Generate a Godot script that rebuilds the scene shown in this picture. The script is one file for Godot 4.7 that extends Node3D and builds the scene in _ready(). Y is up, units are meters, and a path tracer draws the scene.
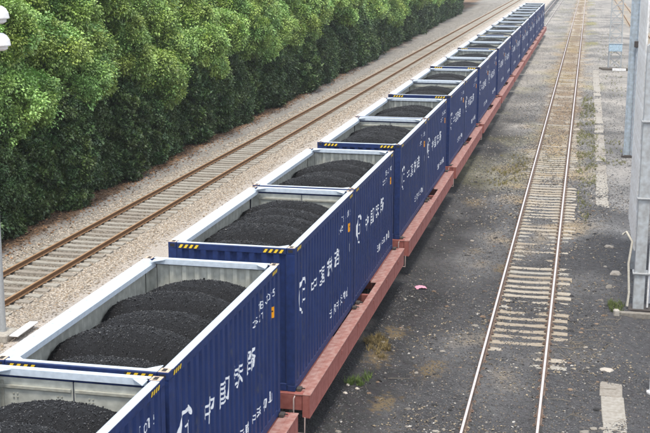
extends Node3D
# A coal train of open-top containers on a freight yard, seen from a footbridge.
# x right, y up, the tracks run along -z; y = 0 is the top of the sleepers.

const LEN := 6.058        # container length, width, height
const WID := 2.55
const HGT := 2.896
const DECK := 1.17        # top of the wagon deck
const PITCH := 13.466     # wagon length over couplers
const WAGONS := 11
const RIGHT_X := 5.2
const LEFT_X := -9.72
const SIDING_X := 13.4
const RAIL_H := 0.15

const ORD := ["first", "second", "third", "fourth", "fifth", "sixth", "seventh", "eighth", "ninth", "tenth", "eleventh", "twelfth", "thirteenth", "fourteenth", "fifteenth", "sixteenth", "seventeenth", "eighteenth", "nineteenth", "twentieth", "twenty-first", "twenty-second", "twenty-third", "twenty-fourth", "twenty-fifth", "twenty-sixth", "twenty-seventh", "twenty-eighth", "twenty-ninth", "thirtieth", "thirty-first", "thirty-second", "thirty-third", "thirty-fourth", "thirty-fifth", "thirty-sixth", "thirty-seventh", "thirty-eighth", "thirty-ninth", "fortieth"]

var M := {}
var rng := RandomNumberGenerator.new()
var na := FastNoiseLite.new()
var nb := FastNoiseLite.new()
var nc := FastNoiseLite.new()
var used := {}


# ---------------------------------------------------------------- mesh builder
class MB:
	var v := PackedVector3Array()
	var n := PackedVector3Array()
	var t := PackedVector2Array()
	var c := PackedColorArray()
	var ix := PackedInt32Array()
	var col := Color.WHITE

	func tri(a: Vector3, b: Vector3, d: Vector3, nn: Vector3, ua := Vector2.ZERO, ub := Vector2.ZERO, ud := Vector2.ZERO) -> void:
		var i := v.size()
		if (b - a).cross(d - a).dot(nn) > 0.0:
			v.append_array(PackedVector3Array([a, d, b])); t.append_array(PackedVector2Array([ua, ud, ub]))
		else:
			v.append_array(PackedVector3Array([a, b, d])); t.append_array(PackedVector2Array([ua, ub, ud]))
		for k in 3:
			n.append(nn); c.append(col); ix.append(i + k)

	func quad(a: Vector3, b: Vector3, d: Vector3, e: Vector3, out: Vector3, ua := Vector2.ZERO, ub := Vector2.ZERO, ud := Vector2.ZERO, ue := Vector2.ZERO) -> void:
		var nn := (b - a).cross(d - a)
		if nn.length_squared() < 1e-14:
			nn = (d - a).cross(e - a)
		nn = nn.normalized()
		if nn.dot(out) < 0.0:
			nn = -nn
		var i := v.size()
		v.append_array(PackedVector3Array([a, b, d, e])); t.append_array(PackedVector2Array([ua, ub, ud, ue]))
		for k in 4:
			n.append(nn); c.append(col)
		if (b - a).cross(d - a).dot(nn) > 0.0:
			ix.append_array(PackedInt32Array([i, i + 2, i + 1, i, i + 3, i + 2]))
		else:
			ix.append_array(PackedInt32Array([i, i + 1, i + 2, i, i + 2, i + 3]))

	# a box with chamfered edges (bev > 0): the 6 faces, 12 edge strips and 8 corner triangles
	func box(p: Vector3, s: Vector3, bev := 0.0, bs := Basis.IDENTITY) -> MB:
		var h := s * 0.5
		var b := minf(bev, minf(h.x, minf(h.y, h.z)) * 0.9)
		for ax in 3:
			for sg in [-1.0, 1.0]:
				var u := (ax + 1) % 3
				var w := (ax + 2) % 3
				var q := []
				for k in [[-1, -1], [1, -1], [1, 1], [-1, 1]]:
					var e := Vector3.ZERO
					e[ax] = sg * h[ax]; e[u] = k[0] * (h[u] - b); e[w] = k[1] * (h[w] - b)
					q.append(p + bs * e)
				var o := Vector3.ZERO
				o[ax] = sg
				quad(q[0], q[1], q[2], q[3], bs * o)
		if b > 0.0:
			for ax in 3:
				var u := (ax + 1) % 3
				var w := (ax + 2) % 3
				for k in [[-1.0, -1.0], [1.0, -1.0], [1.0, 1.0], [-1.0, 1.0]]:
					var q := []
					for m in [[-1, 0], [1, 0], [1, 1], [-1, 1]]:
						var e := Vector3.ZERO
						e[ax] = m[0] * (h[ax] - b)
						e[u] = k[0] * (h[u] - (b if m[1] == 1 else 0.0)); e[w] = k[1] * (h[w] - (0.0 if m[1] == 1 else b))
						q.append(p + bs * e)
					var o := Vector3.ZERO
					o[u] = k[0]; o[w] = k[1]
					quad(q[0], q[1], q[2], q[3], bs * o)
			for sx in [-1.0, 1.0]:
				for sy in [-1.0, 1.0]:
					for sz in [-1.0, 1.0]:
						var a := Vector3(sx * h.x, sy * (h.y - b), sz * (h.z - b))
						var d := Vector3(sx * (h.x - b), sy * h.y, sz * (h.z - b))
						var e := Vector3(sx * (h.x - b), sy * (h.y - b), sz * h.z)
						tri(p + bs * a, p + bs * d, p + bs * e, bs * Vector3(sx, sy, sz).normalized())
		return self

	func bar(a: Vector3, b: Vector3, w: float, h: float, bev := 0.0) -> MB:
		var z := (b - a).normalized()
		var up := Vector3.UP if absf(z.y) < 0.95 else Vector3.RIGHT
		var x := up.cross(z).normalized()
		return box((a + b) * 0.5, Vector3(w, h, a.distance_to(b)), bev, Basis(x, z.cross(x), z))

	func tube(pts: Array, r: float, sides := 8, r2 := -1.0, caps := true) -> MB:
		var e := r if r2 < 0.0 else r2
		var rings := []
		var side := Vector3.ZERO
		for i in pts.size():
			var p: Vector3 = pts[i]
			var d: Vector3 = ((pts[mini(i + 1, pts.size() - 1)] as Vector3) - (pts[maxi(i - 1, 0)] as Vector3)).normalized()
			if side == Vector3.ZERO:
				side = d.cross(Vector3.UP if absf(d.y) < 0.9 else Vector3.RIGHT).normalized()
			side = (side - d * side.dot(d)).normalized()
			var o := d.cross(side)
			var rr := lerpf(r, e, float(i) / maxf(1.0, pts.size() - 1.0))
			var ring := []
			for k in sides:
				var f := TAU * k / sides
				ring.append([p + (side * cos(f) + o * sin(f)) * rr, side * cos(f) + o * sin(f)])
			rings.append([ring, p, d])
		for i in rings.size() - 1:
			for k in sides:
				var j := (k + 1) % sides
				var a = rings[i][0][k]; var b = rings[i][0][j]; var g = rings[i + 1][0][j]; var h = rings[i + 1][0][k]
				var s := v.size()
				v.append_array(PackedVector3Array([a[0], b[0], g[0], h[0]])); n.append_array(PackedVector3Array([a[1], b[1], g[1], h[1]]))
				for m in 4:
					t.append(Vector2.ZERO); c.append(col)
				if ((b[0] as Vector3) - a[0]).cross((g[0] as Vector3) - a[0]).dot(a[1]) > 0.0:
					ix.append_array(PackedInt32Array([s, s + 2, s + 1, s, s + 3, s + 2]))
				else:
					ix.append_array(PackedInt32Array([s, s + 1, s + 2, s, s + 2, s + 3]))
		if caps:
			for q in [[rings[0], -1.0], [rings[-1], 1.0]]:
				for k in sides:
					tri(q[0][1], q[0][0][k][0], q[0][0][(k + 1) % sides][0], q[0][2] * q[1])
		return self

	# a polygon in the plane (x, y) swept along z from z0 to z1
	func sweep(poly: Array, z0: float, z1: float, tf := Transform3D.IDENTITY) -> MB:
		var mid := Vector2.ZERO
		for p in poly:
			mid += p / poly.size()
		var area := 0.0
		for i in poly.size():
			area += (poly[i] as Vector2).cross(poly[(i + 1) % poly.size()])
		for i in poly.size():
			var a: Vector2 = poly[i]
			var b: Vector2 = poly[(i + 1) % poly.size()]
			var d := (b - a)
			var o := Vector3(d.y, -d.x, 0) * signf(area)
			quad(tf * Vector3(a.x, a.y, z0), tf * Vector3(b.x, b.y, z0), tf * Vector3(b.x, b.y, z1), tf * Vector3(a.x, a.y, z1), tf.basis * o)
		var pk := PackedVector2Array(poly)
		var idx := Geometry2D.triangulate_polygon(pk)
		for zz in [[z0, -1.0], [z1, 1.0]]:
			for i in range(0, idx.size(), 3):
				var q := []
				for k in 3:
					var p2: Vector2 = pk[idx[i + k]]
					q.append(tf * Vector3(p2.x, p2.y, zz[0]))
				tri(q[0], q[1], q[2], tf.basis * Vector3(0, 0, (zz[1] if z1 > z0 else -zz[1])))
		return self

	# a profile of (radius, height) turned round the y axis
	func lathe(prof: Array, at: Vector3, sides := 14, bs := Basis.IDENTITY) -> MB:
		for i in prof.size() - 1:
			for k in sides:
				var f := TAU * k / sides
				var g := TAU * (k + 1) / sides
				var a: Vector2 = prof[i]; var b: Vector2 = prof[i + 1]
				var o := Vector3(cos(f), 0, sin(f))
				var q := Vector3(cos(g), 0, sin(g))
				var d := b - a
				var nn := (o + q).normalized() * d.y + Vector3.UP * -d.x
				if nn.length() < 1e-6:
					continue
				quad(at + bs * (o * a.x + Vector3.UP * a.y), at + bs * (q * a.x + Vector3.UP * a.y), at + bs * (q * b.x + Vector3.UP * b.y), at + bs * (o * b.x + Vector3.UP * b.y), bs * nn)
		return self

	func commit(mesh: ArrayMesh = null) -> ArrayMesh:
		var m := mesh if mesh else ArrayMesh.new()
		var a := []
		a.resize(Mesh.ARRAY_MAX)
		a[Mesh.ARRAY_VERTEX] = v; a[Mesh.ARRAY_NORMAL] = n; a[Mesh.ARRAY_TEX_UV] = t; a[Mesh.ARRAY_COLOR] = c; a[Mesh.ARRAY_INDEX] = ix
		m.add_surface_from_arrays(Mesh.PRIMITIVE_TRIANGLES, a)
		return m


# ---------------------------------------------------------------- scene helpers
func numbered(called: String) -> String:
	var k: int = used.get(called, 0)
	used[called] = k + 1
	return called if k == 0 else "%s_%03d" % [called, k]


func thing(called: String, at := Vector3.ZERO, turn := 0.0) -> Node3D:
	var o := Node3D.new()
	o.name = numbered(called)
	add_child(o)
	o.position = at
	o.rotation.y = turn
	return o


func tag(o: Node, label: String, category: String, group := "", kind := "") -> Node:
	o.set_meta("label", label)
	o.set_meta("category", category)
	if group: o.set_meta("group", group)
	if kind: o.set_meta("kind", kind)
	return o


func part(called: String, mesh: Mesh, mats, parent: Node) -> MeshInstance3D:
	var o := MeshInstance3D.new()
	o.name = called
	o.mesh = mesh
	if mats is Array:
		for i in mats.size():
			o.set_surface_override_material(i, mats[i])
	else:
		o.material_override = mats
	parent.add_child(o, true)
	return o


func lone(called: String, mesh: Mesh, mat, at := Vector3.ZERO, turn := 0.0) -> MeshInstance3D:
	var o := part(numbered(called), mesh, mat, self)
	o.position = at
	o.rotation.y = turn
	return o


func structure(called: String, mesh: Mesh, mat) -> MeshInstance3D:
	var o := lone(called, mesh, mat)
	o.set_meta("kind", "structure")
	return o


func copy(o: Node3D, called: String, at: Vector3, turn: float) -> Node3D:
	var r: Node3D = o.duplicate()
	r.name = numbered(called)
	add_child(r)
	r.position = at
	r.rotation.y = turn
	return r


func many(called: String, mesh: Mesh, mat: Material, where: Array, colors: Array, parent: Node) -> MultiMeshInstance3D:
	var mm := MultiMesh.new()
	mm.transform_format = MultiMesh.TRANSFORM_3D
	mm.use_colors = colors.size() > 0
	mm.mesh = mesh
	mm.instance_count = where.size()
	for i in where.size():
		mm.set_instance_transform(i, where[i])
		if colors.size() > 0:
			mm.set_instance_color(i, colors[i])
	var o := MultiMeshInstance3D.new()
	o.name = called
	o.multimesh = mm
	o.material_override = mat
	parent.add_child(o, true)
	return o


func lin(r: float, g: float, b: float) -> Color:
	return Color(r, g, b).linear_to_srgb()


func noise_tex(freq: float, lo: float, hi: float, size := 512, type := FastNoiseLite.TYPE_SIMPLEX_SMOOTH, oct := 4, sd := 1, tint_lo := Color.WHITE, tint_hi := Color.WHITE) -> NoiseTexture2D:
	var f := FastNoiseLite.new()
	f.noise_type = type
	f.frequency = freq
	f.fractal_octaves = oct
	f.seed = sd
	var t := NoiseTexture2D.new()
	t.width = size; t.height = size
	t.seamless = true
	t.noise = f
	var g := Gradient.new()
	g.set_color(0, (tint_lo * lo).linear_to_srgb()); g.set_color(1, (tint_hi * hi).linear_to_srgb())
	var c0 := g.get_color(0); c0.a = 1.0; g.set_color(0, c0)
	var c1 := g.get_color(1); c1.a = 1.0; g.set_color(1, c1)
	t.color_ramp = g
	return t


func bump_tex(freq: float, size := 512, oct := 4, sd := 7, type := FastNoiseLite.TYPE_SIMPLEX_SMOOTH) -> NoiseTexture2D:
	var f := FastNoiseLite.new()
	f.noise_type = type
	f.frequency = freq
	f.fractal_octaves = oct
	f.seed = sd
	var t := NoiseTexture2D.new()
	t.width = size; t.height = size
	t.seamless = true
	t.noise = f
	return t


# paint, steel, concrete and soil: base colour (linear) times a mottled texture laid on by world or own position
func mat(called: String, base: Color, rough := 0.8, tex: Texture2D = null, scale := 0.5, metal := 0.0, bump: Texture2D = null, depth := 0.0, world := false, vcol := false) -> StandardMaterial3D:
	var m := StandardMaterial3D.new()
	m.resource_name = called
	m.albedo_color = base.linear_to_srgb()
	m.roughness = rough
	m.metallic = metal
	m.vertex_color_use_as_albedo = vcol
	if tex or bump:
		m.uv1_triplanar = true
		m.uv1_world_triplanar = world
		m.uv1_scale = Vector3.ONE * scale
	m.albedo_texture = tex
	if bump:
		m.heightmap_enabled = true
		m.heightmap_texture = bump
		m.heightmap_scale = depth
	M[called] = m
	return m


func smooth(a: float, b: float, x: float) -> float:
	return smoothstep(a, b, x) if a < b else 1.0 - smoothstep(b, a, x)


# ---------------------------------------------------------------- lettering on the container sides
func stroke(im: Image, pts: Array, w: float, c: Color) -> void:
	for i in pts.size() - 1:
		var a: Vector2 = pts[i]
		var b: Vector2 = pts[i + 1]
		var lo := Vector2(minf(a.x, b.x) - w - 1, minf(a.y, b.y) - w - 1)
		var hi := Vector2(maxf(a.x, b.x) + w + 1, maxf(a.y, b.y) + w + 1)
		for y in range(maxi(0, int(lo.y)), mini(im.get_height(), int(hi.y) + 1)):
			for x in range(maxi(0, int(lo.x)), mini(im.get_width(), int(hi.x) + 1)):
				var p := Vector2(x + 0.5, y + 0.5)
				var d := p.distance_to(Geometry2D.get_closest_point_to_segment(p, a, b))
				var k := clampf(w * 0.5 + 0.5 - d, 0.0, 1.0)
				k *= clampf(1.25 + 1.1 * nc.get_noise_2d(x * 3.0, y * 3.0), 0.0, 1.0)  # worn paint
				if k > 0.0:
					im.set_pixel(x, y, im.get_pixel(x, y).lerp(c, k))


func glyph(im: Image, strokes: Array, at: Vector2, size: Vector2, w: float, c: Color, slant := 0.0) -> void:
	for s in strokes:
		var q := []
		for k in range(0, s.size(), 2):
			q.append(at + Vector2(s[k] * size.x + slant * (0.5 - s[k + 1]) * size.y, s[k + 1] * size.y))
		stroke(im, q, w, c)


const GLYPHS := {
	"zhong": [[.08, .28, .12, .68], [.08, .3, .92, .24, .86, .62], [.1, .64, .86, .6], [.5, 0, .5, 1.05]],
	"guo": [[.06, .08, .08, 1], [.06, .1, .94, .06, .94, 1], [.08, .96, .94, .94], [.25, .3, .76, .28], [.28, .52, .72, .5], [.22, .76, .8, .74], [.5, .3, .5, .74], [.62, .58, .7, .66]],
	"tie": [[.22, 0, .02, .26], [.12, .2, .42, .18], [.08, .42, .42, .4], [.22, .22, .24, .95, .42, .8], [.58, .06, .5, .3], [.52, .26, .92, .22], [.46, .52, .98, .48], [.72, 0, .72, .5, .45, 1], [.74, .52, .98, .98]],
	"lu": [[.06, .08, .08, .38, .36, .36, .38, .06, .06, .08], [.22, .38, .22, .9], [.22, .6, .4, .58], [.06, .55, .06, .95, .42, .86], [.62, 0, .46, .3], [.58, .14, .9, .12, .48, .56], [.56, .24, .98, .54], [.56, .62, .58, 1], [.56, .64, .9, .6, .9, .98], [.58, .94, .9, .92]],
	"tian": [[.12, .14, .88, .12], [.04, .46, .96, .44], [.5, .14, .46, .5, .05, 1], [.5, .5, .96, .98]],
	"nan": [[.5, 0, .5, .3], [.1, .16, .9, .14], [.12, .32, .12, 1], [.12, .32, .9, .3, .9, .98, .8, .92], [.34, .42, .4, .54], [.66, .4, .6, .54], [.28, .58, .72, .56], [.26, .76, .76, .74], [.5, .56, .5, .96]],
	"jiu": [[.4, 0, .1, .5], [.34, .2, .8, .18, .62, .6, .1, 1], [.52, .5, .95, .98]],
	"wu": [[.2, 0, .06, .3], [.08, .22, .4, .2], [.26, 0, .26, 1], [.02, .6, .44, .52], [.58, 0, .46, .36], [.52, .22, .95, .2, .88, .95, .76, .9], [.66, .26, .5, .66], [.8, .26, .56, .86]],
	"shan": [[.5, 0, .5, .92], [.08, .36, .1, .96, .92, .94], [.92, .34, .92, .96]],
	"yun": [[.2, .1, .8, .08], [.04, .4, .96, .38], [.46, .42, .16, .9, .86, .86], [.66, .64, .92, 1]],
	"T": [[0, 0, 1, 0], [.5, 0, .5, 1]], "B": [[.1, 0, .1, 1, .7, .95, .9, .75, .7, .5, .1, .48, .65, .46, .8, .25, .65, .03, .1, 0]], "J": [[.3, 0, 1, 0], [.75, 0, .75, .8, .5, 1, .2, .95, .05, .75]],
	"0": [[.5, 0, .1, .2, .1, .8, .5, 1, .9, .8, .9, .2, .5, 0]], "1": [[.25, .15, .55, 0, .55, 1]], "2": [[.1, .2, .4, 0, .85, .12, .85, .4, .1, 1, .9, 1]], "5": [[.85, 0, .2, 0, .15, .45, .6, .4, .9, .65, .7, .95, .1, .95]],
	"6": [[.8, .05, .35, .2, .1, .6, .25, .95, .7, .98, .9, .72, .65, .5, .15, .6]], "8": [[.5, .47, .15, .3, .2, .06, .5, 0, .8, .06, .85, .3, .5, .47, .1, .68, .15, .93, .5, 1, .85, .93, .9, .68, .5, .47]],
	"U": [[.1, 0, .1, .75, .4, 1, .65, 1, .9, .75, .9, 0]], "G": [[.9, .15, .6, 0, .2, .15, .08, .5, .2, .85, .6, 1, .9, .85, .9, .55, .55, .55]],
}


func side_print(sd: int, digits: Array, wear: float) -> ImageTexture:
	var w := 1408
	var h := 672
	var kx := w / LEN
	var ky := h / HGT
	var im := Image.create(w, h, false, Image.FORMAT_RGB8)
	var a := Color(0.0150, 0.030, 0.104)
	for y in h:
		for x in w:
			var g := na.get_noise_2d(x * 0.9 + sd, y * 0.5) * 0.16 + nb.get_noise_2d(x * 0.8, y * 0.12 + sd) * 0.2 + nc.get_noise_2d(x * 2.0, y * 2.0) * 0.1
			var c := a * (1.0 + g)
			var r := nb.get_noise_2d(x * 0.6 + 900 + sd, y * 0.05) + 0.7 * nc.get_noise_2d(x * 1.1, y * 0.5 + 300 + sd) + wear
			c = c.lerp(Color(0.07, 0.073, 0.085), clampf((r - 0.42) * 1.1, 0.0, 0.5))   # runs of coal slurry and dust
			var q := wear + nc.get_noise_2d(x * 1.6 + 77 + sd, y * 1.2) + 0.5 * na.get_noise_2d(x * 0.4, y * 0.4)
			if q > 0.72:
				c = c.lerp(Color(0.13, 0.06, 0.035), clampf((q - 0.72) * 5.0, 0.0, 0.8))   # rust chips
			c.a = 1.0
			im.set_pixel(x, y, c.linear_to_srgb())
	var white := Color(0.86, 0.87, 0.88)
	# emblem: an open ring round a rail section
	var o := Vector2(0.72 * kx, (HGT - 1.78) * ky)
	for i in 36:
		var f := deg_to_rad(lerpf(118.0, 268.0, i / 36.0))
		var g := deg_to_rad(lerpf(118.0, 268.0, (i + 1) / 36.0))
		var th := lerpf(7.0, 26.0, sin(PI * clampf((i + 3.0) / 40.0, 0.0, 1.0)))
		stroke(im, [o + Vector2(cos(f) * kx * 0.30, sin(f) * ky * 0.31), o + Vector2(cos(g) * kx * 0.30, sin(g) * ky * 0.31)], th, white)
	stroke(im, [o + Vector2(-0.02 * kx, -0.31 * ky), o + Vector2(0.16 * kx, -0.30 * ky), o + Vector2(0.22 * kx, -0.20 * ky)], 15, white)
	glyph(im, [[.1, .05, .9, .05], [.5, .05, .5, .9], [.02, .95, .98, .95]], o + Vector2(-0.06 * kx, -0.10 * ky), Vector2(0.24 * kx, 0.24 * ky), 9, white)
	stroke(im, [o + Vector2(-0.12 * kx, 0.33 * ky), o + Vector2(0.0, 0.36 * ky)], 12, white)
	var x0 := 1.52
	for g in ["zhong", "guo", "tie", "lu"]:
		glyph(im, GLYPHS[g], Vector2(x0 * kx, (HGT - 1.88) * ky), Vector2(0.52 * kx, 0.36 * ky), 9.5, white, 0.16)
		x0 += 0.78
	x0 = 3.4
	for g in ["yun", "nan", "zhong", "tian", "wu", "shan"]:
		glyph(im, GLYPHS[g], Vector2(x0 * kx, (HGT - 0.68) * ky), Vector2(0.24 * kx, 0.2 * ky), 6.0, white)
		x0 += 0.37
	x0 = 4.62
	for g in ["T", "B"]:
		glyph(im, GLYPHS[g], Vector2(x0 * kx, (HGT - 2.52) * ky), Vector2(0.12 * kx, 0.12 * ky), 4.6, white)
		x0 += 0.19
	x0 = 5.1
	for g in digits.slice(0, 4):
		glyph(im, GLYPHS[g], Vector2(x0 * kx, (HGT - 2.52) * ky), Vector2(0.12 * kx, 0.12 * ky), 4.6, white)
		x0 += 0.17
	x0 = 4.3
	for g in digits.slice(4, 8):
		glyph(im, GLYPHS[g], Vector2(x0 * kx, (HGT - 2.32) * ky), Vector2(0.12 * kx, 0.11 * ky), 4.4, white)
		x0 += 0.17
	im.fill_rect(Rect2i(int(5.48 * kx), int((HGT - 2.2) * ky), int(0.2 * kx), int(0.21 * ky)), Color(0.86, 0.58, 0.08))
	im.fill_rect(Rect2i(int(5.53 * kx), int((HGT - 2.13) * ky), int(0.1 * kx), int(0.03 * ky)), Color(0.2, 0.16, 0.08))
	im.fill_rect(Rect2i(int(5.56 * kx), int((HGT - 1.7) * ky), int(0.03 * kx), int(0.2 * ky)), white)
	return ImageTexture.create_from_image(im)


# ---------------------------------------------------------------- ground
func hedge_x(z: float) -> float:      # the front foot of the hedge
	return -12.35 - 0.35 * smooth(-25, -45, z) - 2.9 * pow(clampf((-z - 45.0) / 140.0, 0.0, 2.0), 1.3)


func sleeper_cover(z: float) -> float:   # how high coal dust lies on the sleepers of the right track
	var b := 0.012
	b = lerpf(b, -0.018, smooth(-11.5, -16.5, z))
	b = lerpf(b, -0.024, smooth(-26, -32, z))
	b = lerpf(b, -0.004, smooth(-44, -54, z))
	return b


func ground_h(x: float, z: float) -> float:
	var big := na.get_noise_2d(x * 3.0, z * 3.0)
	var mid := nb.get_noise_2d(x * 9.0, z * 9.0)
	var fine := nc.get_noise_2d(x * 90.0, z * 90.0)
	var h := -0.03 + 0.05 * big + 0.022 * mid + 0.014 * fine
	var d := absf(x - RIGHT_X)
	if d < 2.6:
		var t := sleeper_cover(z) + 0.036 * nb.get_noise_2d(x * 10.0 + 50, z * 15.0) + 0.035 * na.get_noise_2d(x * 8.0, z * 6.0 + 90) + 0.012 * fine
		if x < RIGHT_X - 0.7: t += 0.045 * smooth(0.7, 0.95, d) * smooth(-46, -34, z)      # coal dust heaped outside the left rail
		if x > RIGHT_X + 0.7: t += 0.02 * nb.get_noise_2d(x * 20.0, z * 26.0 + 70.0)
		if d < 0.7: t -= 0.010 * smooth(-13, -16, z)
		if d > 1.35 and x > RIGHT_X: t -= 0.01
		h = lerpf(t, h, smooth(1.5, 2.6, d))
	d = absf(x - LEFT_X)
	if d < 2.6:
		var t := -0.075 + 0.014 * mid + 0.012 * big + 0.008 * fine
		h = lerpf(t, h, smooth(1.6, 2.6, d))
	if absf(x) < 2.4:
		h = lerpf((0.03 if x > 0.0 else 0.0) + 0.014 * mid + 0.012 * fine, h, smooth(1.5, 2.4, absf(x)))
	d = absf(x - 7.5)
	if d < 0.7:      # the cable trough: lids lie bare near the camera and further off
		var bare := maxf(smooth(-13.2, -12.2, z), smooth(-31.5, -34.0, z) * smooth(-98, -92, z))
		var t := lerpf(0.05 + 0.01 * mid, -0.012 + 0.03 * nb.get_noise_2d(x * 14.0 + 11.0, z * 9.0) + 0.012 * fine, bare)
		h = lerpf(t, h, smooth(0.35, 0.7, d))
	if x < hedge_x(z) + 0.5:
		h += 0.04 + 0.02 * mid
	return h


func ground_col(x: float, z: float) -> Color:
	var big := na.get_noise_2d(x * 2.2 + 40, z * 1.6)
	var mid := nb.get_noise_2d(x * 7.0 + 13, z * 5.0)
	var fine := nc.get_noise_2d(x * 95.0, z * 95.0)
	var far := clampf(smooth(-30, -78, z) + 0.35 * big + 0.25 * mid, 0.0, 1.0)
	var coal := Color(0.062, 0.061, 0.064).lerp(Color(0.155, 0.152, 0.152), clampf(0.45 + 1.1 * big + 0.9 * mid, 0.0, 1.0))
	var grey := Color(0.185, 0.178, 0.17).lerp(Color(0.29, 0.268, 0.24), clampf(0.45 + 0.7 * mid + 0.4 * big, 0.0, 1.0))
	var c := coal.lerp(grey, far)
	var spill_shade := smooth(3.3, 1.8, x + 0.9 * mid + 0.4 * big) * smooth(-75, -50, z)      # wagon shade painted into the ground, along with some fallen coal
	c = c.lerp(Color(0.028, 0.027, 0.028), 0.8 * spill_shade * smooth(-1.0, 0.5, x))
	# edge of the coal spill west of the train
	var w := x + 0.35 * mid + 0.25 * big
	var path := Color(0.41, 0.367, 0.328).lerp(Color(0.335, 0.30, 0.268), clampf(0.4 + 0.6 * mid + 0.5 * big, 0.0, 1.0))
	var bal := Color(0.38, 0.335, 0.28).lerp(Color(0.24, 0.21, 0.18), clampf(0.4 + 1.2 * fine + 0.3 * mid, 0.0, 1.0))
	var dirt := Color(0.245, 0.23, 0.21).lerp(Color(0.19, 0.175, 0.155), clampf(0.5 + 0.8 * mid, 0.0, 1.0))
	var litter := Color(0.13, 0.085, 0.055).lerp(Color(0.20, 0.13, 0.085), clampf(0.5 + mid, 0.0, 1.0))
	if x < 0.0:
		c = coal.lerp(path, smooth(-1.3, -2.1, w))
		c = c.lerp(bal, smooth(-7.7, -8.3, w))
		c = c.lerp(dirt, smooth(-10.9, -11.3, w))
		c = c.lerp(litter, smooth(0.55, 0.1, w - hedge_x(z) + 0.25 * fine))
	# rust-brown bed between and beside the right rails further off
	var d := absf(x - RIGHT_X)
	if d < 3.0:
		var bed := Color(0.23, 0.165, 0.105).lerp(Color(0.15, 0.125, 0.10), clampf(0.4 + mid + 0.3 * fine, 0.0, 1.0))
		c = c.lerp(bed, smooth(1.5, 0.6, d + 0.5 * mid) * smooth(-34, -52, z) * 0.9)
		var ochre := Color(0.24, 0.18, 0.105)
		c = c.lerp(ochre, clampf((mid + 0.6 * big - 0.12) * 2.6, 0.0, 0.8) * smooth(2.6, 0.9, d) * (0.45 + 0.55 * smooth(-12, -30, z)))
	# dry yellow and green growth
	if x > 1.0 and x < 9.5:
		var g := nb.get_noise_2d(x * 5.0 + 300, z * 3.0) + 0.5 * na.get_noise_2d(x * 4.0, z * 2.0 + 500) + 0.3 * fine
		var zone := smooth(6.2, 6.8, x) * smooth(8.4, 7.4, x) * smooth(-30, -44, z) + 0.35 * smooth(-28, -40, z) * smooth(3.4, 2.7, absf(x - 4.2))
		c = c.lerp(Color(0.20, 0.185, 0.075), clampf((g - 0.16) * 2.5, 0.0, 0.75) * minf(zone, 1.0))
		for p in [[1.9, -13.2, 0.55], [2.1, -15.2, 0.4], [3.4, -12.6, 0.5], [4.3, -22.5, 0.55], [3.3, -24.5, 0.45], [2.5, -33.0, 0.8], [3.3, -41.0, 1.3], [2.6, -10.2, 0.35]]:
			var e := Vector2((x - p[0]) * 1.3, (z - p[1]) * 0.75).length()
			c = c.lerp(Color(0.20, 0.145, 0.075), smooth(p[2], p[2] * 0.35, e + 0.55 * mid + 0.55 * fine) * 0.55)
	if absf(x - LEFT_X) < 0.9: c = c.lerp(Color(0.17, 0.15, 0.125), 0.75)   # darker between the rails
	var soft := smooth(-8.0, -7.4, x) * smooth(-1.6, -2.2, x)
	c = c * (1.0 + lerpf(0.42, 0.16, soft) * fine + lerpf(0.2, 0.08, soft) * mid)
	c.a = 1.0
	return c


func make_ground() -> void:
	var xs := []
	var x := -420.0
	while x < 420.0:
		xs.append(x)
		var ax := absf(x + 2.0)
		x += 0.11 if x > -13.4 and x < -7.6 else 0.16 if x >= -7.6 and x < 1.2 else 0.085 if x >= 1.2 and x < 9.6 else maxf(0.25, (ax - 9.0) * 0.22)
	var zs := []
	var z := 40.0
	while z > -700.0:
		zs.append(z)
		z -= 1.2 if z > -3.0 else 0.085 if z > -36.0 else 0.17 if z > -60.0 else 0.4 if z > -110.0 else 1.0 if z > -190.0 else 3.0 if z > -300.0 else 40.0
	var nx := xs.size()
	var nz := zs.size()
	var v := PackedVector3Array(); v.resize(nx * nz)
	var n := PackedVector3Array(); n.resize(nx * nz)
	var c := PackedColorArray(); c.resize(nx * nz)
	for j in nz:
		for i in nx:
			var near: bool = absf(xs[i]) < 30.0 and zs[j] > -300.0
			v[j * nx + i] = Vector3(xs[i], ground_h(xs[i], zs[j]) if near else -0.05, zs[j])
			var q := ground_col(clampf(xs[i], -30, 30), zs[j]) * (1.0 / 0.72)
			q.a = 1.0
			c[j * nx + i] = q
	for j in nz:
		for i in nx:
			var a := v[j * nx + maxi(i - 1, 0)]; var b := v[j * nx + mini(i + 1, nx - 1)]
			var d := v[maxi(j - 1, 0) * nx + i]; var e := v[mini(j + 1, nz - 1) * nx + i]
			n[j * nx + i] = (d - e).cross(b - a).normalized()
	var ix := PackedInt32Array(); ix.resize((nx - 1) * (nz - 1) * 6)
	var k := 0
	for j in nz - 1:
		for i in nx - 1:
			var p := j * nx + i
			for q in [p, p + nx, p + 1, p + 1, p + nx, p + nx + 1]:
				ix[k] = q
				k += 1
	var arr := []
	arr.resize(Mesh.ARRAY_MAX)
	arr[Mesh.ARRAY_VERTEX] = v; arr[Mesh.ARRAY_NORMAL] = n; arr[Mesh.ARRAY_COLOR] = c; arr[Mesh.ARRAY_INDEX] = ix
	var m := ArrayMesh.new()
	m.add_surface_from_arrays(Mesh.PRIMITIVE_TRIANGLES, arr)
	structure("ground", m, M.soil)


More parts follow.
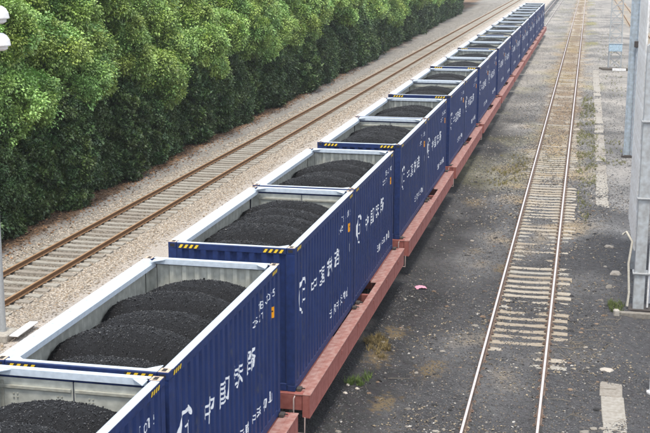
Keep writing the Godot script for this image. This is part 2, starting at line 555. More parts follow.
func rock_mesh(sd: int) -> ArrayMesh:
	var r := RandomNumberGenerator.new()
	r.seed = sd
	var p := []
	for k in 5:
		var f := TAU * k / 5.0
		p.append(Vector3(cos(f), -0.3, sin(f)) * r.randf_range(0.75, 1.15))
	for k in 5:
		var f := TAU * (k + 0.5) / 5.0
		p.append(Vector3(cos(f) * 0.72, 0.42, sin(f) * 0.72) * r.randf_range(0.7, 1.2))
	p.append(Vector3(0.1, r.randf_range(0.6, 0.85), 0.0))
	var m := MB.new()
	for k in 5:
		var j := (k + 1) % 5
		for q in [[p[k], p[j], p[5 + k]], [p[j], p[5 + k], p[5 + j]], [p[5 + k], p[5 + j], p[10]]]:
			var nn: Vector3 = ((q[1] as Vector3) - q[0]).cross((q[2] as Vector3) - q[0]).normalized()
			if nn.dot(((q[0] as Vector3) + q[1] + q[2]) / 3.0) < 0.0: nn = -nn
			m.tri(q[0], q[1], q[2], nn)
	return m.commit()


func scatter_stones() -> void:
	var rocks := [rock_mesh(3), rock_mesh(8), rock_mesh(21)]
	var put := func(called: String, label: String, rock: Mesh, spots: Array, cols: Array) -> void:
		var o := many(numbered(called), rock, M.stone, spots, cols, self)
		tag(o, label, "stones", "", "stuff")
	rng.seed = 501
	for pass_ in 3:
		var t := []; var cl := []
		for i in 15000:
			var z := -10.0 + 30.0 * log(1.0 - 0.985 * rng.randf())
			var x := LEFT_X + rng.randf_range(-2.0, 2.0) * sqrt(rng.randf())
			if rng.randf() < 0.55: x = LEFT_X + 1.0 + 0.9 * rng.randf() + absf(rng.randfn(0.0, 0.3))
			if absf(x - LEFT_X) < 1.25 and rng.randf() < 0.3: x = LEFT_X - rng.randf_range(1.2, 1.9)
			var s := rng.randf_range(0.018, 0.042) * (1.0 if z > -45 else 1.35)
			t.append(Transform3D(Basis.from_euler(Vector3(rng.randf_range(-.5, .5), rng.randf() * TAU, rng.randf_range(-.5, .5))).scaled(Vector3(s, s * rng.randf_range(0.6, 1.0), s * rng.randf_range(0.7, 1.2))), Vector3(x, ground_h(x, z) + s * 0.2, z)))
			var b := rng.randf_range(0.5, 1.3)
			if absf(x - LEFT_X) < 0.8: b *= 0.6
			cl.append(Color(0.36 * b, 0.315 * b, 0.265 * b) if rng.randf() < 0.8 else Color(0.26 * b, 0.2 * b, 0.14 * b))
		put.call("track_ballast", ["pale beige ballast stones around the sleepers of the rusty track", "grey ballast stones heaped beside the rusty rails", "small ballast stones spilling from the rusty track to the path"][pass_], rocks[pass_], t, cl)
	for pass_ in 2:
		var t := []; var cl := []
		for i in 26000:
			var z := -7.0 + 26.0 * log(1.0 - 0.985 * rng.randf())
			var x := rng.randf_range(1.5, 9.2)
			if nb.get_noise_2d(x * 6.0 + 60, z * 5.0) < rng.randf_range(-0.7, 0.35): x = RIGHT_X + rng.randf_range(-2.3, 2.6)
			var pale := rng.randf() < 0.022 + 0.16 * smooth(-28, -50, z)
			var s := rng.randf_range(0.009, 0.027) * (1.0 if z > -30 else 1.4) * (1.25 if pale and rng.randf() < 0.25 else 1.0)
			t.append(Transform3D(Basis.from_euler(Vector3(rng.randf_range(-.6, .6), rng.randf() * TAU, rng.randf_range(-.6, .6))).scaled(Vector3(s, s * rng.randf_range(0.5, 1.0), s * rng.randf_range(0.7, 1.4))), Vector3(x, ground_h(x, z) + s * 0.15, z)))
			var b := rng.randf_range(0.6, 1.25)
			cl.append(Color(0.27 * b, 0.25 * b, 0.225 * b) if pale else Color(0.085 * b, 0.084 * b, 0.087 * b) if rng.randf() < 0.85 else Color(0.15 * b, 0.125 * b, 0.10 * b))
		put.call("coal_gravel", ["dark coal-stained gravel between the train and the bare right track", "scattered coal crumbs and pale chips around the right track"][pass_], rocks[pass_ + 1], t, cl)
	var t := []; var cl := []
	for i in 4500:
		var z := -9.0 + 26.0 * log(1.0 - 0.985 * rng.randf())
		var x := rng.randf_range(-8.2, -1.7)
		var s := rng.randf_range(0.010, 0.024)
		t.append(Transform3D(Basis(Vector3.UP, rng.randf() * TAU).scaled(Vector3(s, s * 0.7, s * rng.randf_range(0.7, 1.2))), Vector3(x, ground_h(x, z) + s * 0.1, z)))
		var b := rng.randf_range(0.5, 1.2)
		cl.append(Color(0.38 * b, 0.33 * b, 0.28 * b))
	put.call("path_gravel", "fine beige gravel on the path beside the train", rocks[0], t, cl)
	# fallen leaves along the foot of the hedge
	var leaf := MB.new()
	leaf.quad(Vector3(-0.05, 0, 0), Vector3(0, 0.012, -0.025), Vector3(0.05, 0.004, 0), Vector3(0, 0.01, 0.025), Vector3.UP)
	t = []; cl = []
	for i in 7000:
		var z := -12.0 - 90.0 * pow(rng.randf(), 1.4)
		var x := hedge_x(z) + rng.randf_range(-0.9, 0.5) + absf(rng.randfn(0.0, 0.25))
		t.append(Transform3D(Basis.from_euler(Vector3(rng.randf_range(-.6, .6), rng.randf() * TAU, rng.randf_range(-.6, .6))).scaled(Vector3.ONE * rng.randf_range(0.7, 1.7)), Vector3(x, ground_h(x, z) + 0.012, z)))
		var b := rng.randf_range(0.6, 1.4)
		cl.append(Color(0.21 * b, 0.12 * b, 0.065 * b))
	var lo := many("leaf_litter", leaf.commit(), M.stone, t, cl, self)
	tag(lo, "reddish brown fallen leaves along the foot of the hedge", "leaves", "", "stuff")


# ---------------------------------------------------------------- tracks
func rail_profile() -> Array:
	return [Vector2(-0.07, 0), Vector2(0.07, 0), Vector2(0.07, 0.014), Vector2(0.012, 0.032), Vector2(0.012, 0.112), Vector2(0.035, 0.122), Vector2(0.035, 0.142), Vector2(0.027, RAIL_H), Vector2(-0.027, RAIL_H), Vector2(-0.035, 0.142), Vector2(-0.035, 0.122), Vector2(-0.012, 0.112), Vector2(-0.012, 0.032), Vector2(-0.07, 0.014)]


func sleeper_mesh(sd: int, depth := 0.2) -> ArrayMesh:
	# waisted concrete sleeper: seats high under the rails, lower and narrower in the middle
	var r := RandomNumberGenerator.new()
	r.seed = sd
	var m := MB.new()
	var st := [[-1.25, 0.125, -0.012], [-1.0, 0.135, 0.0], [-0.55, 0.13, 0.0], [-0.3, 0.11, -0.014], [0.3, 0.11, -0.014], [0.55, 0.13, 0.0], [1.0, 0.135, 0.0], [1.25, 0.125, -0.012]]
	for s in st:
		s[1] += r.randf_range(-0.006, 0.006)
	for i in st.size() - 1:
		var a = st[i]; var b = st[i + 1]
		var e := 0.012
		for sg in [-1.0, 1.0]:
			m.quad(Vector3(a[0], a[2] - e, sg * a[1]), Vector3(b[0], b[2] - e, sg * b[1]), Vector3(b[0], -depth, sg * (b[1] + 0.02)), Vector3(a[0], -depth, sg * (a[1] + 0.02)), Vector3(0, 0.1, sg))
			m.quad(Vector3(a[0], a[2], sg * (a[1] - e)), Vector3(b[0], b[2], sg * (b[1] - e)), Vector3(b[0], b[2] - e, sg * b[1]), Vector3(a[0], a[2] - e, sg * a[1]), Vector3(0, 1, sg))
		m.quad(Vector3(a[0], a[2], -(a[1] - e)), Vector3(b[0], b[2], -(b[1] - e)), Vector3(b[0], b[2], b[1] - e), Vector3(a[0], a[2], a[1] - e), Vector3.UP)
	for sg in [-1.0, 1.0]:
		var a = st[0]
		m.quad(Vector3(sg * 1.25, a[2], -a[1]), Vector3(sg * 1.25, a[2], a[1]), Vector3(sg * 1.25, -depth, a[1]), Vector3(sg * 1.25, -depth, -a[1]), Vector3(sg, 0, 0))
	return m.commit()


func make_track(x: float, z0: float, z1: float, parts_to: float, spacing: float, side_mat: Material, head_mat: Material, sl: Array, label: String, lower := 0.0) -> void:
	var t := thing("railway_track", Vector3(x, 0, 0))
	tag(t, label, "railway track")
	var prof := rail_profile()
	for sg in [-1.0, 1.0]:
		var pr := MB.new()
		var q := []
		for p in prof: q.append(p + Vector2(sg * 0.7525, 0.0))
		pr.sweep(q, z0, z1)
		var rl := part("rail", pr.commit(), side_mat, t)
		var hd := MB.new()
		hd.sweep([Vector2(sg * 0.7525 - 0.026, RAIL_H + 0.0005), Vector2(sg * 0.7525 + 0.026, RAIL_H + 0.0005), Vector2(sg * 0.7525 + 0.022, RAIL_H + 0.003), Vector2(sg * 0.7525 - 0.022, RAIL_H + 0.003)], z0, z1)
		part("running_surface", hd.commit(), head_mat, rl)
	var shapes := [sleeper_mesh(2), sleeper_mesh(5), sleeper_mesh(11)]
	var z := z0 - 0.3
	var rest := []
	var clips := []
	while z > z1:
		var tf := Transform3D(Basis.from_euler(Vector3(rng.randf_range(-.02, .02), rng.randf_range(-.012, .012), rng.randf_range(-.003, .003))), Vector3(rng.randf_range(-.05, .05), lower - rng.randf_range(0.0, 0.02), z))
		if z > parts_to:
			var s := part("sleeper", shapes[rng.randi() % 3], sl[rng.randi() % sl.size()], t)
			s.transform = tf
			for k in [-0.84, -0.665, 0.665, 0.84]:
				clips.append(Transform3D(Basis.IDENTITY, Vector3(k, 0.012 + lower, z)))
		else:
			rest.append(tf)
		z -= spacing + rng.randf_range(-0.03, 0.03)
	if rest.size():
		many("far_sleepers", shapes[0], sl[0], rest, [], t).set_meta("kind", "stuff")
	if clips.size():
		var cm := MB.new()
		cm.box(Vector3(0, 0.01, 0), Vector3(0.07, 0.025, 0.09), 0.008).box(Vector3(0, 0.035, 0), Vector3(0.032, 0.04, 0.032), 0.006)
		many("rail_clips", cm.commit(), side_mat, clips, [], t).set_meta("kind", "stuff")


# ---------------------------------------------------------------- container
func corrugated(m: MB, s0: float, s1: float, y0: float, y1: float, f: Callable, out: Vector3, period: float, depth: float, off: float, uvf: Callable) -> void:
	var cnt := int(round((s1 - s0) / period))
	var p := (s1 - s0) / cnt
	var pts := []
	for k in cnt:
		var b := s0 + k * p
		pts.append([b, 0.0]); pts.append([b + p * 0.40, 0.0]); pts.append([b + p * 0.56, -depth]); pts.append([b + p * 0.84, -depth])
	pts.append([s1, 0.0])
	for i in pts.size() - 1:
		var a = pts[i]; var b = pts[i + 1]
		var q0: Vector3 = f.call(a[0], y0, a[1] - off); var q1: Vector3 = f.call(b[0], y0, b[1] - off)
		var q2: Vector3 = f.call(b[0], y1, b[1] - off); var q3: Vector3 = f.call(a[0], y1, a[1] - off)
		m.quad(q0, q1, q2, q3, out, uvf.call(a[0], y0), uvf.call(b[0], y0), uvf.call(b[0], y1), uvf.call(a[0], y1))


func hazard(length: float, height: float) -> ArrayMesh:
	# a strip of slanted yellow and black fields, x along, y up, facing +z
	var m := MB.new()
	var n := 4
	var w := length / (2 * n)
	m.col = Color(0.02, 0.02, 0.022)
	m.box(Vector3(0, 0, 0), Vector3(length, height, 0.003))
	m.col = Color(0.75, 0.5, 0.03)
	for k in n:
		var x0 := -length / 2 + 2 * k * w
		var z := 0.0025
		m.quad(Vector3(x0, -height * 0.47, z), Vector3(x0 + w, -height * 0.47, z), Vector3(x0 + w * 1.9, height * 0.47, z), Vector3(x0 + w * 0.9, height * 0.47, z), Vector3(0, 0, 1))
	return m.commit()


func make_container() -> Node3D:
	var o := Node3D.new()
	o.name = "freight_container"
	var hl := LEN / 2
	var hw := WID / 2
	# long sides: printed blue sheet outside, pale sheet inside
	for sg in [1.0, -1.0]:
		var m := MB.new()
		var uvf := func(s: float, y: float) -> Vector2: return Vector2((hl - s) / LEN if sg > 0 else (s + hl) / LEN, 1.0 - y / HGT)
		var f := func(s: float, y: float, d: float) -> Vector3: return Vector3(sg * (hw - 0.006 + d), y, s)
		corrugated(m, -2.87, 2.87, 0.15, 2.79, f, Vector3(sg, 0, 0), 0.26, 0.030, 0.0, uvf)
		var am := m.commit()
		m = MB.new()
		corrugated(m, -2.87, 2.87, 0.15, 2.79, f, Vector3(-sg, 0, 0), 0.26, 0.030, 0.005, uvf)
		part("side_wall", m.commit(am), [M.container_print_0, M.container_inside], o)
	# closed end at +z
	var flat := func(_s: float, _y: float) -> Vector2: return Vector2.ZERO
	var fe := func(s: float, y: float, d: float) -> Vector3: return Vector3(s, y, hl - 0.006 + d)
	var e := MB.new()
	corrugated(e, -1.1, 1.1, 0.15, 2.78, fe, Vector3(0, 0, 1), 0.245, 0.042, 0.0, flat)
	var ae := e.commit()
	e = MB.new()
	corrugated(e, -1.1, 1.1, 0.15, 2.78, fe, Vector3(0, 0, -1), 0.245, 0.042, 0.005, flat)
	part("end_wall", e.commit(ae), [M.container_blue, M.container_inside], o)
	# two door leaves at -z: ribbed outside, boarded inside
	for sg in [-1.0, 1.0]:
		var d := MB.new()
		d.box(Vector3(sg * 0.553, 1.47, -hl + 0.035), Vector3(1.096, 2.62, 0.03), 0.004)
		for k in 5:
			d.box(Vector3(sg * 0.553, 0.45 + k * 0.52, -hl + 0.014), Vector3(0.94, 0.16, 0.012), 0.004)
		var leaf := part("door", d.commit(), M.container_blue, o)
		d = MB.new()
		for k in 6:
			d.box(Vector3(sg * 0.553, 0.38 + k * 0.43, -hl + 0.06), Vector3(1.09, 0.422, 0.02), 0.006)
		part("lining", d.commit(), M.container_inside, leaf)
		d = MB.new()
		d.box(Vector3(sg * 0.553, 2.62, -hl + 0.085), Vector3(1.05, 0.05, 0.03), 0.006)
		d.box(Vector3(sg * 1.04, 1.5, -hl + 0.08), Vector3(0.05, 2.4, 0.022), 0.005)
		for q in [0.14, 0.86]:
			for a in [0.0, 0.055]:
				for b in [0.0, 0.05]:
					d.lathe([Vector2(0.012, 0), Vector2(0.012, 0.014), Vector2(0, 0.016)], Vector3(sg * (0.1 + q * 0.9) + a, 2.47 + b, -hl + 0.069), 8, Basis(Vector3.RIGHT, PI / 2))
		part("bolted_frame", d.commit(), M.container_bolts, leaf)
		d = MB.new()
		for q in [0.3, 0.72]:
			d.tube([Vector3(sg * q, 0.15, -hl - 0.012), Vector3(sg * q, 2.72, -hl - 0.012)], 0.017, 8)
		part("locking_bar", d.commit(), M.steel, leaf)
	# posts, castings
	for sx in [-1.0, 1.0]:
		for sz in [-1.0, 1.0]:
			var p := MB.new()
			p.sweep([Vector2(sx * hw, sz * hl), Vector2(sx * hw, sz * (hl - 0.16)), Vector2(sx * (hw - 0.05), sz * (hl - 0.16)), Vector2(sx * (hw - 0.065), sz * (hl - 0.06)), Vector2(sx * (hw - 0.17), sz * (hl - 0.05)), Vector2(sx * (hw - 0.17), sz * hl)], 0.118, HGT - 0.118, Transform3D(Basis(Vector3(1, 0, 0), Vector3(0, 0, 1), Vector3(0, 1, 0)), Vector3.ZERO))
			var post := part("corner_post", p.commit(), M.container_blue, o)
			p = MB.new()
			p.box(Vector3(sx * (hw - 0.060), HGT * 0.5 - 0.03, sz * (hl - 0.14)), Vector3(0.014, HGT - 0.32, 0.19), 0.002)
			p.box(Vector3(sx * (hw - 0.13), HGT * 0.5 - 0.03, sz * (hl - 0.075)), Vector3(0.155, HGT - 0.32, 0.014), 0.002)
			part("inner_cover", p.commit(), M.container_inside, post)
			for top in [0, 1]:
				var y := (HGT - 0.059) if top else 0.059
				var c := MB.new()
				c.box(Vector3(sx * (hw - 0.079), y, sz * (hl - 0.087)), Vector3(0.166, 0.122, 0.182), 0.01)
				var cast := part("corner_casting", c.commit(), M.container_blue, o)
				if top:
					c = MB.new()
					c.box(Vector3(sx * (hw - 0.085), y + 0.063, sz * (hl - 0.09)), Vector3(0.062, 0.004, 0.11), 0.001)
					c.box(Vector3(sx * (hw - 0.085), y, sz * (hl + 0.004)), Vector3(0.09, 0.06, 0.004), 0.001)
					part("casting_hole", c.commit(), M.black_hole, cast)
					c = MB.new()
					c.box(Vector3(sx * (hw - 0.079), y + 0.0605, sz * (hl - 0.087)), Vector3(0.15, 0.003, 0.166), 0.001)
					part("worn_top", c.commit(), M.casting_worn, cast)
#, c.commit(), M.black_hole, cast)
	# top side rails: a blue box with a pale cap and an inner lip
	for sg in [-1.0, 1.0]:
		var r := MB.new()
		r.box(Vector3(sg * (hw - 0.03), HGT - 0.075, 0), Vector3(0.06, 0.13, LEN - 0.37), 0.006)
		var rail := part("top_side_rail", r.commit(), M.container_blue, o)
		r = MB.new()
		r.box(Vector3(sg * (hw - 0.062), HGT - 0.006, 0), Vector3(0.122, 0.014, LEN - 0.366), 0.004)
		r.sweep([Vector2(sg * (hw - 0.122), HGT - 0.002), Vector2(sg * (hw - 0.205), HGT - 0.075), Vector2(sg * (hw - 0.205), HGT - 0.16), Vector2(sg * (hw - 0.185), HGT - 0.16), Vector2(sg * (hw - 0.12), HGT - 0.018)], -LEN / 2 + 0.10, LEN / 2 - 0.10)
		for k in 9:
			r.lathe([Vector2(0.018, 0), Vector2(0.016, 0.012), Vector2(0, 0.014)], Vector3(sg * (hw - 0.09), HGT + 0.001, -2.6 + k * 0.65), 8)
		part("cap", r.commit(), M.rim_pale, rail)
		r = MB.new()
		r.box(Vector3(sg * (hw - 0.035), 0.078, 0), Vector3(0.062, 0.15, LEN - 0.37), 0.008)
		part("bottom_side_rail", r.commit(), M.container_blue, o)
		for sz in [-1.0, 1.0]:
			var h := part("hazard_marking", hazard(0.34, 0.065), M.print_colours, o)
			h.transform = Transform3D(Basis(Vector3.UP, sg * PI / 2), Vector3(sg * (hw + 0.0025), HGT - 0.07, sz * (hl - 0.36)))
			var g := MB.new()
			g.sweep([Vector2(0, 0), Vector2(0.22, 0), Vector2(0, 0.22)], -0.006, 0.006, Transform3D(Basis(Vector3(-sg, 0, 0), Vector3(0, 0, -sz), Vector3(0, 1, 0)), Vector3(sg * (hw - 0.19), HGT - 0.022, sz * (hl - 0.11))))
			part("gusset", g.commit(), M.rim_pale, o)
	# end rails
	for sz in [-1.0, 1.0]:
		var r := MB.new()
		r.box(Vector3(0, HGT - 0.07, sz * (hl - 0.03)), Vector3(WID - 0.34, 0.12, 0.06), 0.006)
		var rail := part("top_end_rail", r.commit(), M.container_blue, o)
		r = MB.new()
		r.box(Vector3(0, HGT - 0.005, sz * (hl - 0.062)), Vector3(WID - 0.336, 0.014, 0.074), 0.004)
		r.box(Vector3(0, HGT - 0.055, sz * (hl - 0.108)), Vector3(WID - 0.41, 0.105, 0.018), 0.004)
		part("cap", r.commit(), M.rim_pale, rail)
		r = MB.new()
		r.box(Vector3(0, 0.078, sz * (hl - 0.03)), Vector3(WID - 0.34, 0.15, 0.06), 0.006)
		part("bottom_end_rail", r.commit(), M.container_blue, o)
		for sx in [-1.0, 1.0]:
			var h := part("hazard_marking", hazard(0.42, 0.075), M.print_colours, o)
			h.transform = Transform3D(Basis(Vector3.UP, 0.0 if sz > 0 else PI), Vector3(sx * (hw - 0.42), HGT - 0.07, sz * (hl + 0.0025)))
	var fl := MB.new()
	fl.box(Vector3(0, 0.13, 0), Vector3(WID - 0.1, 0.03, LEN - 0.12))
	for k in 13:
		fl.box(Vector3(0, 0.06, -2.75 + k * 0.458), Vector3(WID - 0.14, 0.11, 0.05))
	part("floor", fl.commit(), M.container_inside, o)
	return o


func coal_mesh(sd: int, step: float) -> ArrayMesh:
	var r := RandomNumberGenerator.new()
	r.seed = sd
	var nz := int(5.82 / step)
	var nx := int(2.4 / step)
	var peaks := []
	for k in 5:
		peaks.append([-2.2 + 1.1 * k + r.randf_range(-.16, .16), r.randf_range(-.1, .1), 2.79 + r.randf_range(-.07, .05) - (0.05 if k == 0 or k == 4 else 0.0), r.randf_range(0.62, 0.78)])
	var v := PackedVector3Array(); var n := PackedVector3Array(); var ix := PackedInt32Array()
	for j in nz + 1:
		for i in nx + 1:
			var x := -1.2 + 2.4 * i / nx
			var z := -2.91 + 5.82 * j / nz
			var h := 1.6
			for p in peaks:
				var dz: float = (z - p[0]) / p[3]
				var dx: float = (x - p[1]) / 1.25
				var q: float = p[2] - 0.22 * dz * dz - 0.37 * pow(absf(dx), 2.3) - 0.06 * smoothstep(0.5, 1.2, absf(dz))
				h = maxf(h, q)
			h = maxf(h, 2.2 + 0.05 * na.get_noise_2d(x * 20, z * 20 + sd))
			h += 0.05 * nb.get_noise_2d(x * 9.0 + sd * 10, z * 9.0) + 0.012 * nc.get_noise_2d(x * 22.0, z * 22.0 + sd * 7) + 0.009 * nc.get_noise_2d(x * 80.0, z * 80.0 + sd * 3) + 0.013 * nc.get_noise_2d(x * 190.0 + 40, z * 190.0) + r.randf_range(-0.009, 0.009)
			v.append(Vector3(x, h, z)); n.append(Vector3.UP)
	for j in nz:
		for i in nx:
			var p := j * (nx + 1) + i
			ix.append_array(PackedInt32Array([p, p + 1, p + nx + 1, p + 1, p + nx + 2, p + nx + 1]))
	var w := nx + 1
	for j in nz + 1:
		for i in nx + 1:
			n[j * w + i] = (v[mini(j + 1, nz) * w + i] - v[maxi(j - 1, 0) * w + i]).cross(v[j * w + mini(i + 1, nx)] - v[j * w + maxi(i - 1, 0)]).normalized()
	var a := []
	a.resize(Mesh.ARRAY_MAX)
	a[Mesh.ARRAY_VERTEX] = v; a[Mesh.ARRAY_NORMAL] = n; a[Mesh.ARRAY_INDEX] = ix
	var m := ArrayMesh.new()
	m.add_surface_from_arrays(Mesh.PRIMITIVE_TRIANGLES, a)
	return m


# ---------------------------------------------------------------- wagon
func make_wagon() -> Node3D:
	var o := Node3D.new()
	o.name = "flat_wagon"
	var E := 6.25
	for sg in [-1.0, 1.0]:
		var m := MB.new()
		# deep side sill: channel with flanges, deeper in the middle
		m.box(Vector3(sg * 1.588, DECK - 0.25, 0), Vector3(0.016, 0.45, 2 * E - 0.02), 0.004)
		m.box(Vector3(sg * 1.55, DECK - 0.482, 0), Vector3(0.10, 0.02, 2 * E - 0.02), 0.004)
		for ze in [-1.0, 1.0]:
			m.box(Vector3(sg * 1.515, DECK - 0.25, ze * (E - 0.012)), Vector3(0.13, 0.45, 0.02), 0.003)
		var sill := part("side_sill", m.commit(), M.wagon_red, o)
		m = MB.new()
		m.box(Vector3(sg * 1.53, DECK - 0.012, 0), Vector3(0.16, 0.024, 2 * E), 0.005)
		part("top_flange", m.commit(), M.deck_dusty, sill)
		m = MB.new()
		for k in 11:
			m.box(Vector3(sg * 1.598, DECK - 0.25, -5.6 + 1.12 * k), Vector3(0.006, 0.40, 0.03), 0.002)
		for k in 5:
			m.box(Vector3(sg * 1.602, DECK - 0.16, -5.1 + 2.04 * k), Vector3(0.02, 0.09, 0.09), 0.006)
		part("stake_pocket", m.commit(), M.wagon_red, sill)
		m = MB.new()
		for zz in [-6.03, -0.22, 0.22, 6.03]:
			m.box(Vector3(sg * 1.34, DECK + 0.03, zz), Vector3(0.10, 0.07, 0.16), 0.012)
			m.tube([Vector3(sg * 1.36, DECK + 0.05, zz), Vector3(sg * 1.46, DECK + 0.06, zz + 0.04)], 0.014, 6)
		part("twist_lock", m.commit(), M.dark_iron, o)
		# deck plates each side of the hole next to the gap between the containers
		m = MB.new()
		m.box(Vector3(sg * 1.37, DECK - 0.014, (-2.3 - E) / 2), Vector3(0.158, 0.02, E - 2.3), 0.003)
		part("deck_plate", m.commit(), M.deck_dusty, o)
		m = MB.new()
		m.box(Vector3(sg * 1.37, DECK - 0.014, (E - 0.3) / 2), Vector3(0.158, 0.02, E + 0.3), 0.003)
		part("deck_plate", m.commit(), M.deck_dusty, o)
		m = MB.new()
		m.box(Vector3(0, DECK - 0.18, sg * (E - 0.06)), Vector3(2.88, 0.31, 0.1), 0.008)
		m.box(Vector3(0, DECK - 0.012, sg * (E - 0.11)), Vector3(2.9, 0.022, 0.2), 0.004)
		m.box(Vector3(0, DECK - 0.33, sg * (E - 0.06)), Vector3(0.9, 0.3, 0.12), 0.01)
		part("end_sill", m.commit(), M.wagon_red, o)
		# coupler
		m = MB.new()
		m.box(Vector3(0, 0.93, sg * (E + 0.12)), Vector3(0.16, 0.17, 0.4), 0.02)
		m.box(Vector3(sg * 0.03, 0.93, sg * (E + 0.36)), Vector3(0.3, 0.28, 0.2), 0.05)
		m.box(Vector3(-sg * 0.1, 0.93, sg * (E + 0.46)), Vector3(0.1, 0.26, 0.14), 0.04)
		part("coupler", m.commit(), M.dark_iron, o)
		m = MB.new()
		m.tube([Vector3(0.4, 0.85, sg * (E - 0.02)), Vector3(0.4, 0.78, sg * (E + 0.12)), Vector3(0.36, 0.6, sg * (E + 0.3)), Vector3(0.33, 0.55, sg * (E + 0.46))], 0.022, 8)
		part("brake_hose", m.commit(), M.rubber, o)
		# end handrail and step at the right-hand corners
		m = MB.new()
		var hx: float = sg * 1.3
		m.tube([Vector3(hx, 0.72, sg * (E + 0.015)), Vector3(hx, 0.72, sg * (E + 0.11)), Vector3(hx, 1.11, sg * (E + 0.11)), Vector3(hx, 1.13, sg * (E + 0.015))], 0.014, 7)
		m.tube([Vector3(hx + 0.2 * sg, 0.7, sg * (E + 0.0)), Vector3(hx + 0.2 * sg, 0.36, sg * (E + 0.0)), Vector3(hx - 0.16 * sg, 0.36, sg * (E + 0.0)), Vector3(hx - 0.16 * sg, 0.7, sg * (E + 0.0))], 0.016, 7)
		part("handrail", m.commit(), M.rail_pale, o)
		# bogie
		m = MB.new()
		var bz: float = sg * 4.45
		for sx in [-1.0, 1.0]:
			var poly := [Vector2(-1.25, 0.50), Vector2(-1.2, 0.68), Vector2(-0.6, 0.74), Vector2(0.6, 0.74), Vector2(1.2, 0.68), Vector2(1.25, 0.50), Vector2(0.75, 0.50), Vector2(0.45, 0.30), Vector2(-0.45, 0.30), Vector2(-0.75, 0.50)]
			m.sweep(poly, -0.06, 0.06, Transform3D(Basis(Vector3(0, 0, 1), Vector3(0, 1, 0), Vector3(-1, 0, 0)), Vector3(sx * 0.98, 0.0, bz)))
		m.box(Vector3(0, 0.62, bz), Vector3(1.9, 0.22, 0.4), 0.03)
		var bog := part("bogie", m.commit(), M.dark_iron, o)
		for dz in [-0.915, 0.915]:
			m = MB.new()
			for sx in [-1.0, 1.0]:
				var b := Basis(Vector3(0, 0, 1), -sx * PI / 2)
				m.lathe([Vector2(0, -0.06), Vector2(0.1, -0.06), Vector2(0.36, -0.04), Vector2(0.42, -0.055), Vector2(0.425, 0.045), Vector2(0.45, 0.06), Vector2(0.44, 0.085), Vector2(0.36, 0.08), Vector2(0.1, 0.06), Vector2(0, 0.06)], Vector3(sx * 0.755, RAIL_H + 0.425, bz + dz), 24, b.rotated(Vector3(0, 1, 0), PI))
			m.tube([Vector3(-1.08, RAIL_H + 0.425, bz + dz), Vector3(1.08, RAIL_H + 0.425, bz + dz)], 0.08, 10)
			part("wheelset", m.commit(), M.dark_iron, bog)
	var m := MB.new()
	m.box(Vector3(-0.2, DECK - 0.32, 0), Vector3(0.1, 0.5, 2 * E - 0.2), 0.01).box(Vector3(0.2, DECK - 0.32, 0), Vector3(0.1, 0.5, 2 * E - 0.2), 0.01)
	for k in 9:
		m.box(Vector3(0, DECK - 0.16, -5.2 + k * 1.3), Vector3(3.0, 0.2, 0.12), 0.006)
	m.box(Vector3(0, DECK - 0.02, -4.3), Vector3(2.56, 0.02, 3.7), 0.0)
	m.box(Vector3(0, DECK - 0.02, 4.3), Vector3(2.56, 0.02, 3.7), 0.0)
	part("underframe", m.commit(), M.wagon_red, o)
	return o


func make_train() -> void:
	var cont := make_container()
	var wag := make_wagon()
	var heaps := [coal_mesh(4, 0.034), coal_mesh(17, 0.034), coal_mesh(29, 0.05)]
	var rock := rock_mesh(44)
	for w in WAGONS:
		var zc := -PITCH * w
		var wo := wag if w == 0 else copy(wag, "flat_wagon", Vector3(0, 0, zc), 0.0)
		if w == 0:
			used["flat_wagon"] = 1
			add_child(wo)
		tag(wo, "red-brown flat railway wagon under blue coal containers, %s wagon from the camera" % ORD[w], "wagon", "flat wagons of the coal train")
		for k in 2:
			var idx := w * 2 + k
			var z := zc + (LEN / 2 + 0.08) * (1.0 if k == 0 else -1.0)
			var at := Vector3(rngf(idx, -0.012, 0.012), DECK + 0.002, z)
			var co: Node3D
			if idx == 0:
				co = cont
				used["freight_container"] = 1
				add_child(co)
				co.position = at
			else:
				co = copy(cont, "freight_container", at, 0.0 if k == 0 else PI)
			var look: Material = M["container_print_%d" % [0, 1, 2, 0, 2, 1, 0, 2, 1, 1, 0][(idx * 7 + 3) % 11]]
			for q in co.get_children():
				if q.name.begins_with("side_wall"): (q as MeshInstance3D).set_surface_override_material(0, look)
			tag(co, "blue open-top freight container with white lettering, %s from the camera on the coal train" % ORD[idx], "container", "blue containers on the coal train")
			var h := lone("coal_heap", heaps[idx % 2] if idx < 6 else heaps[(idx + 1) % 3], M.coal, at, 0.0 if rngf(idx + 50, 0, 1) < 0.5 else PI)
			tag(h, "heap of black coal inside the %s blue open-top container from the camera" % ORD[idx], "coal", "coal heaps in the containers")
			if idx < 6:
				var t := []; var cl := []
				var verts: PackedVector3Array = (h.mesh as ArrayMesh).surface_get_arrays(0)[Mesh.ARRAY_VERTEX]
				rng.seed = 900 + idx
				for i in 9000:
					var p := verts[rng.randi() % verts.size()]
					if absf(p.x) > 1.12 or absf(p.z) > 2.82: continue
					var s := rng.randf_range(0.006, 0.013) * (2.0 if rng.randf() < 0.03 else 1.0)
					t.append(Transform3D(Basis.from_euler(Vector3(rng.randf() * 6, rng.randf() * 6, rng.randf() * 6)).scaled(Vector3(s, s, s * 1.2)), p + Vector3(0, s * 0.25, 0)))
					cl.append(Color.WHITE * rng.randf_range(0.6, 1.5))
				many("coal_lumps", rock, M.coal_lump, t, cl, h).set_meta("kind", "stuff")


func rngf(i: int, a: float, b: float) -> float:
	return lerpf(a, b, fposmod(sin(i * 127.1 + 11.7) * 43758.5453, 1.0))


